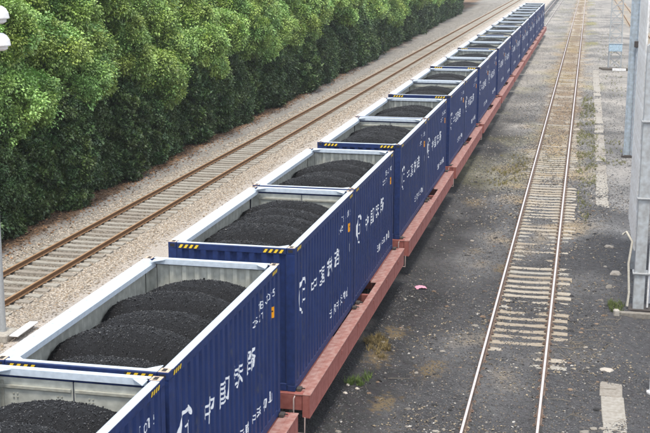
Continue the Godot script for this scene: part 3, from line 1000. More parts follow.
# ---------------------------------------------------------------- trees and hedge
func leaf_clump(sd: int, count: int, radius: float, leaf: float, droop: float) -> ArrayMesh:
	var r := RandomNumberGenerator.new()
	r.seed = sd
	var m := MB.new()
	for k in count:
		var d := Vector3(r.randfn(0, 1), r.randfn(0, 1) * 0.8 + 0.25, r.randfn(0, 1)).normalized()
		var p := d * radius * pow(r.randf(), 0.45)
		var out := (d + Vector3(r.randf_range(-.7, .7), r.randf_range(-.4, .4) - droop, r.randf_range(-.7, .7))).normalized()
		var side := out.cross(Vector3(r.randf_range(-.6, .6), 1, r.randf_range(-.6, .6))).normalized()
		var up := side.cross(out).normalized()
		var l := leaf * r.randf_range(0.7, 1.3)
		var w := l * r.randf_range(0.24, 0.34)
		var a := p
		var b := p + out * l * 0.45 + side * w + up * l * 0.06
		var c := p + out * l - up * l * 0.14
		var e := p + out * l * 0.45 - side * w + up * l * 0.06
		var g := r.randf_range(0.75, 1.25)
		m.col = Color(minf(1, 0.8 * g), minf(1, 0.8 * g), minf(1, 0.8 * g))
		m.tri(a, b, c, (up + side * 0.2).normalized())
		m.tri(a, c, e, (up - side * 0.2).normalized())
	return m.commit()


func tree(called: String, label: String, group: String, at: Vector3, crown_lobes: Array, clump: Mesh, count: int, size: float, base: Color, leaf_mat: Material, trunk_r: float, sd: int, stems: int, lean: float, spread: float, tuft: float) -> void:
	var r := RandomNumberGenerator.new()
	r.seed = sd
	var o := thing(called, at)
	tag(o, label, "tree" if called != "hedge_shrub" else "shrub", group)
	var top := 0.0
	for l in crown_lobes: top = maxf(top, l[0].y)
	var tk := MB.new()
	for s in stems:
		var off := Vector3(r.randf_range(-1, 1), 0, r.randf_range(-1, 1)) * (0.0 if stems == 1 else 0.5)
		tk.tube([off + Vector3(0, -0.15, 0), off + Vector3(r.randf_range(-.1, .1), top * 0.35, r.randf_range(-.1, .1)), off * 1.4 + Vector3(lean * 0.5, top * 0.7, r.randf_range(-.2, .2)), off * 1.8 + Vector3(lean, top, r.randf_range(-.3, .3))], trunk_r, 7, trunk_r * 0.35)
	var trunk := part("trunk", tk.commit(), M.bark, o)
	var lb := MB.new()
	for l in crown_lobes:
		var e: Vector3 = l[0]
		var s := Vector3(lean * 0.4, e.y * 0.5, 0)
		lb.tube([s, s.lerp(e, 0.5) + Vector3(0, 0.25, 0), e + Vector3(0, l[1].y * 0.3, 0)], trunk_r * 0.45, 6, trunk_r * 0.12)
	part("limbs", lb.commit(), M.bark, trunk)
	var t := []; var cl := []
	var vol := 0.0
	for l in crown_lobes: vol += l[1].x * l[1].y + l[1].z * l[1].y + l[1].x * l[1].z
	var hue := r.randf_range(0.8, 1.2)
	var per := 26
	for l in crown_lobes:
		var c: Vector3 = l[0]
		var q: Vector3 = l[1]
		var num := int(count * (q.x * q.y + q.z * q.y + q.x * q.z) / vol / per)
		for i in num:
			var d := Vector3(r.randfn(0, 1), r.randfn(0, 1), r.randfn(0, 1)).normalized()
			if d.x < -0.3 and r.randf() < 0.7: d.x = -d.x
			var bump := 1.0 + 0.30 * na.get_noise_3d((c.x + d.x * q.x + at.x) * 22.0, (c.y + d.y * q.y) * 22.0, (d.z * q.z + c.z + at.z) * 22.0)
			var ctr := c + d * q * bump * r.randf_range(0.78, 1.06)
			var tr := tuft * r.randf_range(0.6, 1.3)
			var g := hue * r.randf_range(0.75, 1.28)
			var yl := r.randf_range(-0.14, 0.2)
			for k in per:
				var e := (Vector3(r.randfn(0, 1), r.randfn(0, 1), r.randfn(0, 1)).normalized() + d * 0.55 + Vector3.UP * 0.45).normalized()
				var p := ctr + e * Vector3(1.0, 0.75, 1.0) * tr * r.randf_range(0.55, 1.0)
				if p.y < 0.1: p.y = 0.1 + r.randf() * 0.3
				t.append(Transform3D(Basis.from_euler(Vector3(r.randf_range(-spread, spread), r.randf() * TAU, r.randf_range(-spread, spread))).scaled(Vector3.ONE * size * r.randf_range(0.7, 1.3)), p))
				var f := g * r.randf_range(0.8, 1.22)
				cl.append(Color(base.r * f * (1.0 + yl), base.g * f, base.b * f * (1.0 - yl)))
	many("crown", clump, leaf_mat, t, cl, o).set_meta("kind", "stuff")


func make_hedge() -> void:
	var dark := [leaf_clump(1, 16, 0.13, 0.105, 0.1), leaf_clump(2, 16, 0.14, 0.10, 0.15), leaf_clump(3, 14, 0.13, 0.115, 0.05)]
	var light := [leaf_clump(11, 30, 0.18, 0.10, 0.35), leaf_clump(12, 28, 0.19, 0.105, 0.45), leaf_clump(13, 30, 0.18, 0.095, 0.3)]
	var r := RandomNumberGenerator.new()
	r.seed = 77
	# dark evergreen shrubs grown together along the foot
	var z := -11.0
	var i := 0
	while z > -250.0 and i < 36:
		var far := clampf((-z - 30.0) / 120.0, 0.0, 1.0)
		var step := lerpf(3.0, 9.0, far)
		var hw := step * 0.62
		var x := hedge_x(z) - 1.25 + r.randf_range(-0.35, 0.3)
		var hh := r.randf_range(3.4, 4.6)
		var lobes := [
			[Vector3(0.0, hh * 0.36, 0), Vector3(1.15, hh * 0.42, hw)],
			[Vector3(r.randf_range(-.5, -.2), hh * 0.72, r.randf_range(-.6, .6)), Vector3(1.25, hh * 0.36, hw * 0.95)],
			[Vector3(0.5, 0.55, r.randf_range(-.8, .8)), Vector3(0.62, 0.65, hw * 0.7)],
		]
		var cnt := int(lerpf(7000, 8000, far))
		tree("hedge_shrub", "dark green leafy hedge shrub beside the rusty track, %s from the left edge" % ORD[i], "hedge shrubs along the rusty track", Vector3(x, 0, z), lobes, dark[i % 3], cnt, lerpf(0.95, 2.1, far), Color(0.056, 0.105, 0.030), M.leaf_dark, 0.05, 300 + i, 3, 0.0, 0.9, lerpf(0.34, 0.75, far))
		z -= step
		i += 1
	# taller light green trees behind, their crowns hanging forward over the hedge
	z = -13.0
	i = 0
	while z > -260.0 and i < 34:
		var far := clampf((-z - 30.0) / 130.0, 0.0, 1.0)
		var step := lerpf(4.3, 9.5, far) * r.randf_range(0.85, 1.15)
		var x := hedge_x(z) - 2.9
		var hh := r.randf_range(7.6, 9.6)
		var w := step * 0.62
		var lobes := [
			[Vector3(-0.3, hh * 0.58, 0), Vector3(1.5, hh * 0.30, w)],
			[Vector3(-0.4, hh * 0.88, r.randf_range(-.6, .6)), Vector3(1.3, 1.2, w * 0.8)],
		]
		for k in 9:
			var fy := r.randf_range(0.42, 0.98)
			var lobe_radius := r.randf_range(0.75, 1.25) * lerpf(1.0, 1.35, far)
			lobes.append([Vector3(r.randf_range(0.7, 1.9) - 1.3 * maxf(0.0, fy - 0.75) * 3.0, hh * fy, r.randf_range(-w, w)), Vector3(lobe_radius, lobe_radius * 0.72, lobe_radius * 1.1)])
		tree("roadside_tree", "light green broadleaf tree rising behind the dark hedge, %s from the left edge" % ORD[i], "trees behind the hedge", Vector3(x, 0, z), lobes, light[i % 3], int(lerpf(10500, 9500, far)), lerpf(1.0, 1.9, far), Color(0.275, 0.43, 0.115), M.leaf_light, 0.14, 600 + i, 1, 0.4, 0.6, lerpf(0.55, 1.05, far))
		z -= step
		i += 1


# ---------------------------------------------------------------- right-hand side structures
func make_loading_shed() -> void:
	var o := thing("loading_shed", Vector3(8.1, 0, -18.7))
	tag(o, "pale blue-grey steel loading shed with box column at the right edge", "shed")
	var m := MB.new()
	m.box(Vector3(0.20, 3.55, -0.17), Vector3(0.30, 7.1, 0.34), 0.012)
	part("column", m.commit(), M.shed_grey, o)
	m = MB.new()
	m.sweep([Vector2(0.05, 7.1), Vector2(0.35, 7.1), Vector2(0.35, 7.32), Vector2(5.6, 7.32), Vector2(5.6, 7.62), Vector2(0.42, 7.62), Vector2(0.05, 7.26)], -0.34, 0.0)
	part("beam", m.commit(), M.shed_grey, o)
	m = MB.new()
	m.box(Vector3(0.24, 0.02, -0.2), Vector3(0.62, 0.05, 0.62), 0.006)
	part("base_plate", m.commit(), M.dark_iron, o)
	for y in [1.05, 3.15, 5.25]:
		m = MB.new()
		m.box(Vector3(0.21, y, -0.165), Vector3(0.42, 0.05, 0.42), 0.008)
		m.box(Vector3(0.45, y, 0.03), Vector3(0.12, 0.05, 0.05), 0.006)
		part("clamp", m.commit(), M.steel, o)
	m = MB.new()
	m.tube([Vector3(0.44, 0.1, -0.02), Vector3(0.44, 7.0, -0.02)], 0.028, 10)
	part("conduit", m.commit(), M.white_paint, o)
	m = MB.new()
	m.tube([Vector3(-0.10, 0.12, 0.05), Vector3(-0.07, 0.5, 0.0), Vector3(-0.12, 1.3, -0.1), Vector3(-0.05, 1.9, -0.22), Vector3(-0.22, 2.15, -0.3), Vector3(-0.3, 2.05, -0.36)], 0.034, 10)
	part("bent_pipe", m.commit(), M.pipe_cream, o)
	m = MB.new()
	m.tube([Vector3(0.5, 3.0, 0.05), Vector3(0.52, 2.7, 0.08), Vector3(0.7, 2.2, 0.1), Vector3(1.2, 1.7, 0.1), Vector3(2.0, 1.5, 0.1)], 0.016, 7)
	part("cable", m.commit(), M.rubber, o)
	# cladding: pale side, grey front below the beam, pale above
	for k in 9:
		m = MB.new()
		m.box(Vector3(0.035, 6.9, -0.62 - 0.5 * k), Vector3(0.05, 10.6, 0.488), 0.008)
		m.box(Vector3(0.005, 6.9, -0.62 - 0.5 * k), Vector3(0.02, 10.6, 0.16), 0.008)
		part("side_panel", m.commit(), M.white_paint, o)
	for k in 6:
		m = MB.new()
		m.box(Vector3(0.90 + 0.9 * k, 3.7, -0.26), Vector3(0.885, 7.1, 0.05), 0.008)
		for q in 3:
			m.box(Vector3(0.60 + 0.9 * k + 0.3 * q, 3.7, -0.228), Vector3(0.07, 7.1, 0.03), 0.008)
		part("front_panel", m.commit(), M.shed_blue, o)
		m = MB.new()
		m.box(Vector3(0.63 + 0.9 * k, 9.9, -0.40), Vector3(0.885, 4.6, 0.05), 0.008)
		part("upper_panel", m.commit(), M.white_paint, o)
	m = MB.new()
	m.box(Vector3(2.9, 12.25, -2.5), Vector3(6.0, 0.12, 5.2), 0.02)
	part("roof", m.commit(), M.shed_grey, o)
	m = MB.new()
	m.box(Vector3(0.24, 0.85, -4.7), Vector3(0.2, 1.7, 0.2), 0.01)
	part("rear_leg", m.commit(), M.shed_grey, o)
	# kerb at its foot
	var kb := MB.new()
	kb.box(Vector3(0, 0.02, 0), Vector3(4.6, 0.22, 0.16), 0.02)
	tag(lone("kerb_beam", kb.commit(), M.concrete_dark, Vector3(10.05, 0, -18.05)), "low dark concrete kerb beam at the foot of the grey shed", "kerb")
	kb = MB.new()
	kb.box(Vector3(0, 0.09, 0), Vector3(0.16, 0.24, 0.16), 0.03, Basis(Vector3.UP, 0.2))
	tag(lone("stone_block", kb.commit(), M.concrete, Vector3(7.70, 0, -17.95)), "small pale concrete block at the end of the shed kerb", "block")
	# the further column, with a pipe clamped to it
	var c := thing("steel_column", Vector3(8.80, 0, -46.0))
	tag(c, "tall light blue steel column beyond the grey shed", "column")
	m = MB.new()
	m.box(Vector3(0, 5.5, 0), Vector3(0.36, 11.0, 0.03), 0.004).box(Vector3(-0.19, 5.5, 0), Vector3(0.03, 11.0, 0.4), 0.005).box(Vector3(0.19, 5.5, 0), Vector3(0.03, 11.0, 0.4), 0.005)
	part("shaft", m.commit(), M.column_blue, c)
	m = MB.new()
	m.box(Vector3(0, 0.03, 0), Vector3(0.6, 0.1, 0.6), 0.01)
	part("base_plate", m.commit(), M.dark_iron, c)
	m = MB.new()
	m.box(Vector3(0.12, 5.5, 0.2), Vector3(0.2, 0.3, 0.14), 0.02)
	part("junction_box", m.commit(), M.dark_iron, c)
	m = MB.new()
	m.tube([Vector3(0.15, 0.1, 0.12), Vector3(0.15, 5.4, 0.12)], 0.045, 10)
	part("conduit", m.commit(), M.shed_blue, c)
	m = MB.new()
	m.tube([Vector3(0, -0.1, 0), Vector3(0, 5.0, 0)], 0.06, 12)
	m.lathe([Vector2(0.12, -0.05), Vector2(0.12, 0.03), Vector2(0.06, 0.05)], Vector3.ZERO, 12)
	tag(lone("guard_post", m.commit(), M.white_paint, Vector3(8.36, 0, -12.1)), "pale painted steel post at the right edge in the foreground", "post")


func make_tower() -> void:
	var o := thing("lattice_tower", Vector3(9.08, 0, -95.4))
	tag(o, "slender grey steel lattice tower standing right of the tracks", "tower")
	var leg := func(sx: float, sz: float, y: float) -> Vector3:
		var w := lerpf(0.56, 0.36, y / 15.0)
		return Vector3(sx * w, y, sz * w)
	for sx in [-1.0, 1.0]:
		for sz in [-1.0, 1.0]:
			var m := MB.new()
			m.bar(leg.call(sx, sz, 0.0), leg.call(sx, sz, 15.0), 0.07, 0.07)
			part("leg", m.commit(), M.galvanised, o)
	for k in 15:
		var y0 := 0.1 + k * 1.0
		var m := MB.new()
		for q in [[-1.0, -1.0, 1.0, -1.0], [1.0, -1.0, 1.0, 1.0], [1.0, 1.0, -1.0, 1.0], [-1.0, 1.0, -1.0, -1.0]]:
			m.bar(leg.call(q[0], q[1], y0), leg.call(q[2], q[3], y0 + 0.95), 0.035, 0.035)
			m.bar(leg.call(q[2], q[3], y0), leg.call(q[0], q[1], y0 + 0.95), 0.035, 0.035)
			m.bar(leg.call(q[0], q[1], y0 + 0.97), leg.call(q[2], q[3], y0 + 0.97), 0.04, 0.04)
		part("bracing", m.commit(), M.galvanised, o)
	var b := thing("equipment_cabinet", Vector3(9.08, 1.58, -94.6))
	tag(b, "light blue equipment cabinet fixed to the foot of the lattice tower", "cabinet")
	var m := MB.new()
	m.box(Vector3(0, 0.35, 0), Vector3(1.15, 0.68, 0.40), 0.02)
	part("cabinet_body", m.commit(), M.cabinet_blue, b)
	m = MB.new()
	m.box(Vector3(0, 0.34, 0.205), Vector3(1.0, 0.56, 0.012), 0.004).box(Vector3(0.38, 0.34, 0.22), Vector3(0.03, 0.12, 0.02), 0.004)
	part("cabinet_door", m.commit(), M.cabinet_blue, b)
	m = MB.new()
	m.box(Vector3(0, 0.71, 0), Vector3(1.25, 0.04, 0.5), 0.01)
	part("cabinet_roof", m.commit(), M.shed_grey, b)
	m = MB.new()
	for sx in [-0.5, 0.5]:
		m.box(Vector3(sx, -0.78, 0.1), Vector3(0.06, 1.58, 0.06))
	part("support", m.commit(), M.galvanised, b)
	for k in 3:
		m = MB.new()
		m.box(Vector3(0, 0.06, 0), Vector3(2.5, 0.2, 0.24), 0.02)
		var pl := lone("timber_baulk", m.commit(), M.old_wood, Vector3(9.0 + 0.14 * k, 0.0, -94.9 + 0.45 * k), 0.04 * k - 0.03)
		tag(pl, "dark weathered timber baulk at the tower foot, %s from the camera" % ["furthest", "middle one", "nearest"][k], "timber", "timbers at the tower foot")
	m = MB.new()
	m.box(Vector3(0, 0.1, 0), Vector3(1.15, 0.22, 0.3), 0.02)
	tag(lone("concrete_sill", m.commit(), M.white_paint, Vector3(9.45, 0, -93.4), 0.02), "short white concrete block in front of the tower timbers", "block")


func make_trough() -> void:
	# concrete cable trough: lids in line, bare where the ground lies lower
	var t := thing("cable_trough", Vector3(7.49, 0, 0))
	tag(t, "line of grey concrete trough lids right of the bare track", "cable trough")
	var lid := MB.new()
	lid.box(Vector3(0, -0.045, 0), Vector3(0.5, 0.09, 0.985), 0.014)
	var mesh := lid.commit()
	rng.seed = 61
	var z := -7.2
	while z > -98.0:
		if z > -13.0 or z < -30.0:
			if not (rng.randf() < 0.07 and z < -30.0):
				var s := part("lid", mesh, [M.lid_a, M.lid_b, M.lid_a][rng.randi() % 3], t)
				s.transform = Transform3D(Basis.from_euler(Vector3(rng.randf_range(-.012, .012), rng.randf_range(-.03, .03), rng.randf_range(-.02, .02))), Vector3(rng.randf_range(-.03, .03), rng.randf_range(-0.004, 0.006), z))
		z -= 0.992


func make_left_lamp() -> void:
	var o := thing("yard_lamp", Vector3(-7.66, 0, -12.6))
	tag(o, "grey yard lamp pole with two white domed lamps at the left edge", "lamp")
	var m := MB.new()
	m.tube([Vector3(0, -0.1, 0), Vector3(0.0, 8.6, 0)], 0.085, 14, 0.06)
	part("pole", m.commit(), M.galvanised, o)
	m = MB.new()
	m.box(Vector3(0, 0.06, 0), Vector3(0.5, 0.22, 0.7), 0.03)
	part("footing", m.commit(), M.concrete, o)
	for y in [7.45, 8.1]:
		m = MB.new()
		m.tube([Vector3(0, y, 0), Vector3(0.2, y + 0.08, 0)], 0.025, 8)
		part("bracket", m.commit(), M.galvanised, o)
		m = MB.new()
		m.lathe([Vector2(0.001, 0.27), Vector2(0.1, 0.26), Vector2(0.19, 0.2), Vector2(0.25, 0.1), Vector2(0.27, -0.02), Vector2(0.265, -0.04), Vector2(0.2, -0.05), Vector2(0.19, -0.12), Vector2(0.12, -0.16), Vector2(0.001, -0.17)], Vector3(0.32, y, 0), 20)
		part("lamp_dome", m.commit(), M.white_paint, o)
	m = MB.new()
	m.box(Vector3(0, 0.03, 0), Vector3(0.24, 0.035, 1.25), 0.006)
	var bd := lone("white_board", m.commit(), M.white_paint, Vector3(-7.28, 0.10, -13.0), 0.03)
	tag(bd, "white painted board lying on the gravel by the lamp pole", "board")


# ---------------------------------------------------------------- small things on the ground
func blade_mesh(sd: int) -> ArrayMesh:
	var r := RandomNumberGenerator.new()
	r.seed = sd
	var m := MB.new()
	for k in 14:
		var a := r.randf() * TAU
		var d := Vector3(cos(a), 0, sin(a))
		var p := d * r.randf() * 0.05
		var h := r.randf_range(0.06, 0.16)
		var s := d.cross(Vector3.UP) * 0.006
		var tip := p + d * h * r.randf_range(0.3, 1.0) + Vector3.UP * h
		var mid := p + d * h * 0.2 + Vector3.UP * h * 0.6
		m.quad(p - s, p + s, mid + s * 0.7, mid - s * 0.7, d)
		m.tri(mid - s * 0.7, mid + s * 0.7, tip, d)
	return m.commit()


func make_debris() -> void:
	rng.seed = 88
	var bm := blade_mesh(5)
	var clump := func(cx: float, cz: float, rx: float, rz: float, num: int, col: Color, label: String, called: String) -> void:
		var t := []; var cl := []
		for i in num:
			var a := rng.randf() * TAU
			var q := sqrt(rng.randf())
			var p := Vector3(cx + cos(a) * q * rx, 0, cz + sin(a) * q * rz)
			if nb.get_noise_2d(p.x * 14.0 + cz, p.z * 9.0) < rng.randf_range(-0.25, 0.35): continue
			p.y = ground_h(p.x, p.z) - 0.005
			t.append(Transform3D(Basis(Vector3.UP, rng.randf() * TAU).scaled(Vector3.ONE * rng.randf_range(0.5, 1.2)), p))
			var b := rng.randf_range(0.6, 1.4)
			cl.append(Color(col.r * b, col.g * b, col.b * b))
		tag(many(numbered(called), bm, M.grass, t, cl, self), label, "grass", "", "stuff")
	clump.call(1.72, -11.6, 0.34, 0.6, 420, Color(0.10, 0.15, 0.035), "bright green grass tuft beside the wagon in the foreground", "grass_tuft")
	clump.call(1.75, -13.5, 0.4, 1.2, 330, Color(0.22, 0.165, 0.07), "dry yellow grass patch beside the second wagon", "dry_grass")
	clump.call(7.72, -18.9, 0.2, 1.0, 220, Color(0.13, 0.16, 0.05), "weeds growing at the foot of the grey shed column", "weeds")
	clump.call(3.2, -41.0, 1.1, 4.5, 260, Color(0.22, 0.19, 0.075), "sparse yellowed grass between the train and the bare track", "dry_grass")
	clump.call(6.85, -52.0, 0.55, 22.0, 1100, Color(0.21, 0.205, 0.09), "strip of low weeds between the bare track and the trough lids", "weeds")
	clump.call(8.1, -47.0, 0.7, 5.0, 180, Color(0.21, 0.205, 0.085), "yellow-green weeds on the dirt before the blue column", "weeds")
	clump.call(9.2, -110.0, 1.4, 40.0, 420, Color(0.20, 0.20, 0.09), "distant grass beyond the lattice tower", "grass_patch")
	# a crumpled pink rag
	var rag := MB.new()
	var g := []
	for j in 9:
		var row := []
		for i in 9:
			var x := (i - 4) * 0.04
			var z := (j - 4) * 0.034
			row.append(Vector3(x + 0.03 * nb.get_noise_2d(i * 20.0, j * 20.0), 0.055 * maxf(0.0, 1.0 - (x * x + z * z) * 26.0) + 0.045 * absf(nb.get_noise_2d(i * 17.0 + 9, j * 17.0)), z))
		g.append(row)
	for j in 8:
		for i in 8:
			rag.tri(g[j][i], g[j][i + 1], g[j + 1][i], Vector3.UP)
			rag.tri(g[j][i + 1], g[j + 1][i + 1], g[j + 1][i], Vector3.UP)
	tag(lone("cloth_rag", rag.commit(), M.pink_cloth, Vector3(2.1, ground_h(2.1, -19.7) + 0.005, -19.7), 0.5), "crumpled pink rag on the black gravel beside the train", "rag")
	# loose rocks large enough to pick out
	var rocks := [rock_mesh(5), rock_mesh(15), rock_mesh(35)]
	var spots := [[7.38, -13.3, 0.2, "flat pale stone between the trough lid and the shed post", 0.42, 0.35], [6.9, -9.3, 0.16, "brown stone beside the nearest trough lid", 0.20, 1.0], [1.66, -10.5, 0.07, "white pebble by the green grass tuft", 0.5, 1.0], [1.86, -10.9, 0.06, "small white pebble right of the green grass tuft", 0.5, 1.0], [1.62, -11.0, 0.06, "grey-white pebble close to the wagon sill", 0.42, 1.0], [7.75, -22.4, 0.22, "pale rubble lump beside the bent pipe", 0.34, 0.8], [7.55, -20.8, 0.16, "brown rubble lump near the shed column", 0.2, 0.8], [7.62, -26.0, 0.2, "grey rubble lump on the dirt beyond the shed", 0.28, 0.7]]
	for k in spots.size():
		var s = spots[k]
		var o := lone("loose_stone", rocks[k % 3], mat("loose_stone_%d" % k, Color(s[4], s[4] * 0.9, s[4] * 0.78), 0.9, M.mottle, 3.0), Vector3(s[0], ground_h(s[0], s[1]) + s[2] * 0.12 * s[5], s[1]), k * 1.3)
		o.scale = Vector3(s[2], s[2] * s[5] * 0.7, s[2] * 0.8)
		tag(o, s[3], "stone", "loose stones on the yard")
	# dry ochre litter and chips of rubbish along the right track
	var lf := MB.new()
	lf.quad(Vector3(-0.03, 0, -0.01), Vector3(0.0, 0.012, -0.024), Vector3(0.034, 0.003, 0.004), Vector3(0.002, 0.009, 0.022), Vector3.UP)
	var lt := []; var lc := []
	for i in 10000:
		var z := -8.0 + 28.0 * log(1.0 - 0.98 * rng.randf())
		var x := RIGHT_X + rng.randfn(0.0, 1.9)
		if x < 1.8 or x > 8.1: continue
		if nb.get_noise_2d(x * 11.0 + 5.0, z * 8.0) + 0.5 * na.get_noise_2d(x * 9.0, z * 4.0) < rng.randf_range(0.08, 0.42) - 0.24 * smooth(-18, -36, z): continue
		lt.append(Transform3D(Basis.from_euler(Vector3(rng.randf_range(-.4, .4), rng.randf() * TAU, rng.randf_range(-.4, .4))).scaled(Vector3.ONE * rng.randf_range(0.5, 1.5) * (1.0 if z > -30 else 1.4)), Vector3(x, ground_h(x, z) + 0.008, z)))
		var b := rng.randf_range(0.5, 1.35)
		lc.append(Color(0.25 * b, 0.205 * b, 0.145 * b) if rng.randf() < 0.8 else Color(0.30 * b, 0.285 * b, 0.265 * b))
	tag(many("dry_litter", lf.commit(), M.stone, lt, lc, self), "ochre dry leaves and pale scraps strewn along the polished track", "litter", "", "stuff")
	# lumps of rubble and coal beside the polished track
	var rt := []; var rc := []
	for i in 240:
		var z := -8.0 - 30.0 * pow(rng.randf(), 1.2)
		var x := RIGHT_X + (rng.randf_range(1.2, 2.3) if rng.randf() < 0.6 else -rng.randf_range(1.0, 2.2))
		if rng.randf() < 0.15: x = 1.75 + absf(rng.randfn(0.0, 0.4))
		var q := rng.randf_range(0.03, 0.085)
		rt.append(Transform3D(Basis.from_euler(Vector3(rng.randf_range(-.4, .4), rng.randf() * TAU, rng.randf_range(-.4, .4))).scaled(Vector3(q * rng.randf_range(0.8, 1.5), q * rng.randf_range(0.4, 0.8), q)), Vector3(x, ground_h(x, z) + q * 0.1, z)))
		var b := rng.randf_range(0.6, 1.3)
		var kind := rng.randf()
		rc.append(Color(0.21 * b, 0.19 * b, 0.165 * b) if kind < 0.3 else Color(0.045 * b, 0.044 * b, 0.046 * b) if kind < 0.75 else Color(0.17 * b, 0.12 * b, 0.085 * b))
	tag(many("rubble_lumps", rocks[1], M.stone, rt, rc, self), "lumps of pale rubble and coal beside the polished track", "rubble", "", "stuff")
	# dead twigs
	var t := []; var cl := []
	var tw := MB.new()
	tw.tube([Vector3(-0.25, 0, 0), Vector3(0.0, 0.02, 0.03), Vector3(0.28, 0.0, -0.02)], 0.004, 5, 0.002)
	for i in 230:
		var z := -8.0 - 40.0 * pow(rng.randf(), 1.3)
		var x := rng.randf_range(6.2, 8.0) if rng.randf() < 0.75 else rng.randf_range(1.8, 7.0)
		if i < 45:
			x = 6.85 + rng.randfn(0, 0.25); z = -15.2 + rng.randfn(0, 0.7)
		t.append(Transform3D(Basis.from_euler(Vector3(0, rng.randf() * TAU, rng.randf_range(-.12, .12))).scaled(Vector3.ONE * rng.randf_range(0.5, 1.4)), Vector3(x, ground_h(x, z) + 0.015, z)))
		var b := rng.randf_range(0.6, 1.3)
		cl.append(Color(0.21 * b, 0.175 * b, 0.13 * b))
	tag(many("dead_twigs", tw.commit(), M.stone, t, cl, self), "dead twigs strewn over the dirt right of the bare track", "twigs", "", "stuff")


# ---------------------------------------------------------------- materials
func make_materials() -> void:
	var grain := noise_tex(0.09, 0.42, 1.0, 1024, FastNoiseLite.TYPE_SIMPLEX, 5, 3)
	var mottle := noise_tex(0.02, 0.72, 1.0, 512, FastNoiseLite.TYPE_SIMPLEX_SMOOTH, 5, 5)
	var dust := noise_tex(0.014, 0.62, 1.0, 512, FastNoiseLite.TYPE_SIMPLEX_SMOOTH, 6, 9, Color(1, 0.93, 0.86), Color(1, 1, 1))
	var grit := bump_tex(0.12, 512, 4, 4)
	M.mottle = mottle
	mat("soil", Color(1, 1, 1), 0.95, grain, 0.22, 0.0, grit, 3.0, true, true)
	var st := mat("stone", Color(1, 1, 1), 0.9); st.vertex_color_use_as_albedo = true
	var gr := mat("grass", Color(1, 1, 1), 0.8); gr.vertex_color_use_as_albedo = true; gr.backlight_enabled = true; gr.backlight = Color(0.3, 0.35, 0.15)
	mat("rust", Color(0.24, 0.125, 0.052), 0.85, noise_tex(0.03, 0.55, 1.0, 512, FastNoiseLite.TYPE_SIMPLEX_SMOOTH, 5, 12, Color(0.8, 0.8, 0.8), Color(1, 1, 1)), 1.6)
	mat("rust_head", Color(0.36, 0.215, 0.11), 0.6, mottle, 1.3)
	mat("rail_steel", Color(0.15, 0.10, 0.075), 0.8, mottle, 1.5)
	mat("rail_head", Color(0.68, 0.61, 0.59), 0.42, mottle, 0.8, 0.6)
	mat("sleeper_a", Color(0.36, 0.345, 0.31), 0.92, dust, 1.2, 0.0, grit, 0.6)
	mat("sleeper_b", Color(0.31, 0.285, 0.25), 0.92, dust, 1.5, 0.0, grit, 0.6)
	mat("sleeper_c", Color(0.40, 0.362, 0.305), 0.92, dust, 1.4, 0.0, grit, 0.6)
	mat("sleeper_d", Color(0.34, 0.295, 0.235), 0.92, dust, 1.1, 0.0, grit, 0.6)
	mat("container_blue", Color(0.018, 0.037, 0.135), 0.55, dust, 0.9)
	mat("container_inside", Color(0.50, 0.51, 0.46), 0.7, noise_tex(0.012, 0.6, 1.0, 512, FastNoiseLite.TYPE_SIMPLEX_SMOOTH, 6, 31), 0.7)
	mat("container_bolts", Color(0.36, 0.37, 0.33), 0.65, dust, 1.0)
	mat("rim_pale", Color(0.48, 0.545, 0.62), 0.4, noise_tex(0.02, 0.78, 1.0, 512, FastNoiseLite.TYPE_SIMPLEX_SMOOTH, 5, 40), 0.8)
	mat("casting_worn", Color(0.48, 0.36, 0.26), 0.6, mottle, 4.0)
	mat("black_hole", Color(0.015, 0.013, 0.012), 0.9)
	var pc := mat("print_colours", Color(1, 1, 1), 0.55); pc.vertex_color_use_as_albedo = true
	var sets := [["J", "0", "1", "5", "2", "6", "2", "1"], ["J", "0", "8", "2", "2", "5", "2", "1"], ["J", "1", "6", "0", "2", "2", "5", "1"]]
	for k in 3:
		var cp := mat("container_print_%d" % k, Color(1, 1, 1), [0.5, 0.56, 0.46][k])
		cp.albedo_texture = side_print(k * 331, sets[k], [0.0, 0.09, -0.04][k])
		cp.metallic_specular = 0.3
	M.container_blue.metallic_specular = 0.3
	mat("coal", Color(0.016, 0.016, 0.0175), 0.6, noise_tex(0.12, 0.45, 1.0, 512, FastNoiseLite.TYPE_SIMPLEX, 4, 50), 1.2, 0.0, grit, 1.4)
	M.coal.metallic_specular = 0.22
	M.soil.metallic_specular = 0.25
	M.stone.metallic_specular = 0.3
	var cl := mat("coal_lump", Color(0.022, 0.022, 0.024), 0.38); cl.vertex_color_use_as_albedo = true
	mat("wagon_red", Color(1, 1, 1), 0.78, noise_tex(0.012, 1.0, 1.0, 512, FastNoiseLite.TYPE_SIMPLEX_SMOOTH, 6, 60, Color(0.20, 0.05, 0.04), Color(0.30, 0.105, 0.085)), 0.7)
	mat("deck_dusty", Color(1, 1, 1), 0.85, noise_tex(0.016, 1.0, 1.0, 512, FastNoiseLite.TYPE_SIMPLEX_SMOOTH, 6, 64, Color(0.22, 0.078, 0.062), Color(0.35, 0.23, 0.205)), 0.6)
	mat("dark_iron", Color(0.055, 0.045, 0.04), 0.8, mottle, 1.5)
	mat("rubber", Color(0.02, 0.02, 0.02), 0.7)
	mat("rail_pale", Color(0.45, 0.34, 0.31), 0.6, mottle, 2.0)
	mat("steel", Color(0.34, 0.35, 0.36), 0.5, mottle, 1.5, 0.3)
	mat("galvanised", Color(0.40, 0.42, 0.43), 0.5, mottle, 1.5, 0.2)
	mat("bark", Color(0.10, 0.075, 0.055), 0.9, mottle, 2.0)
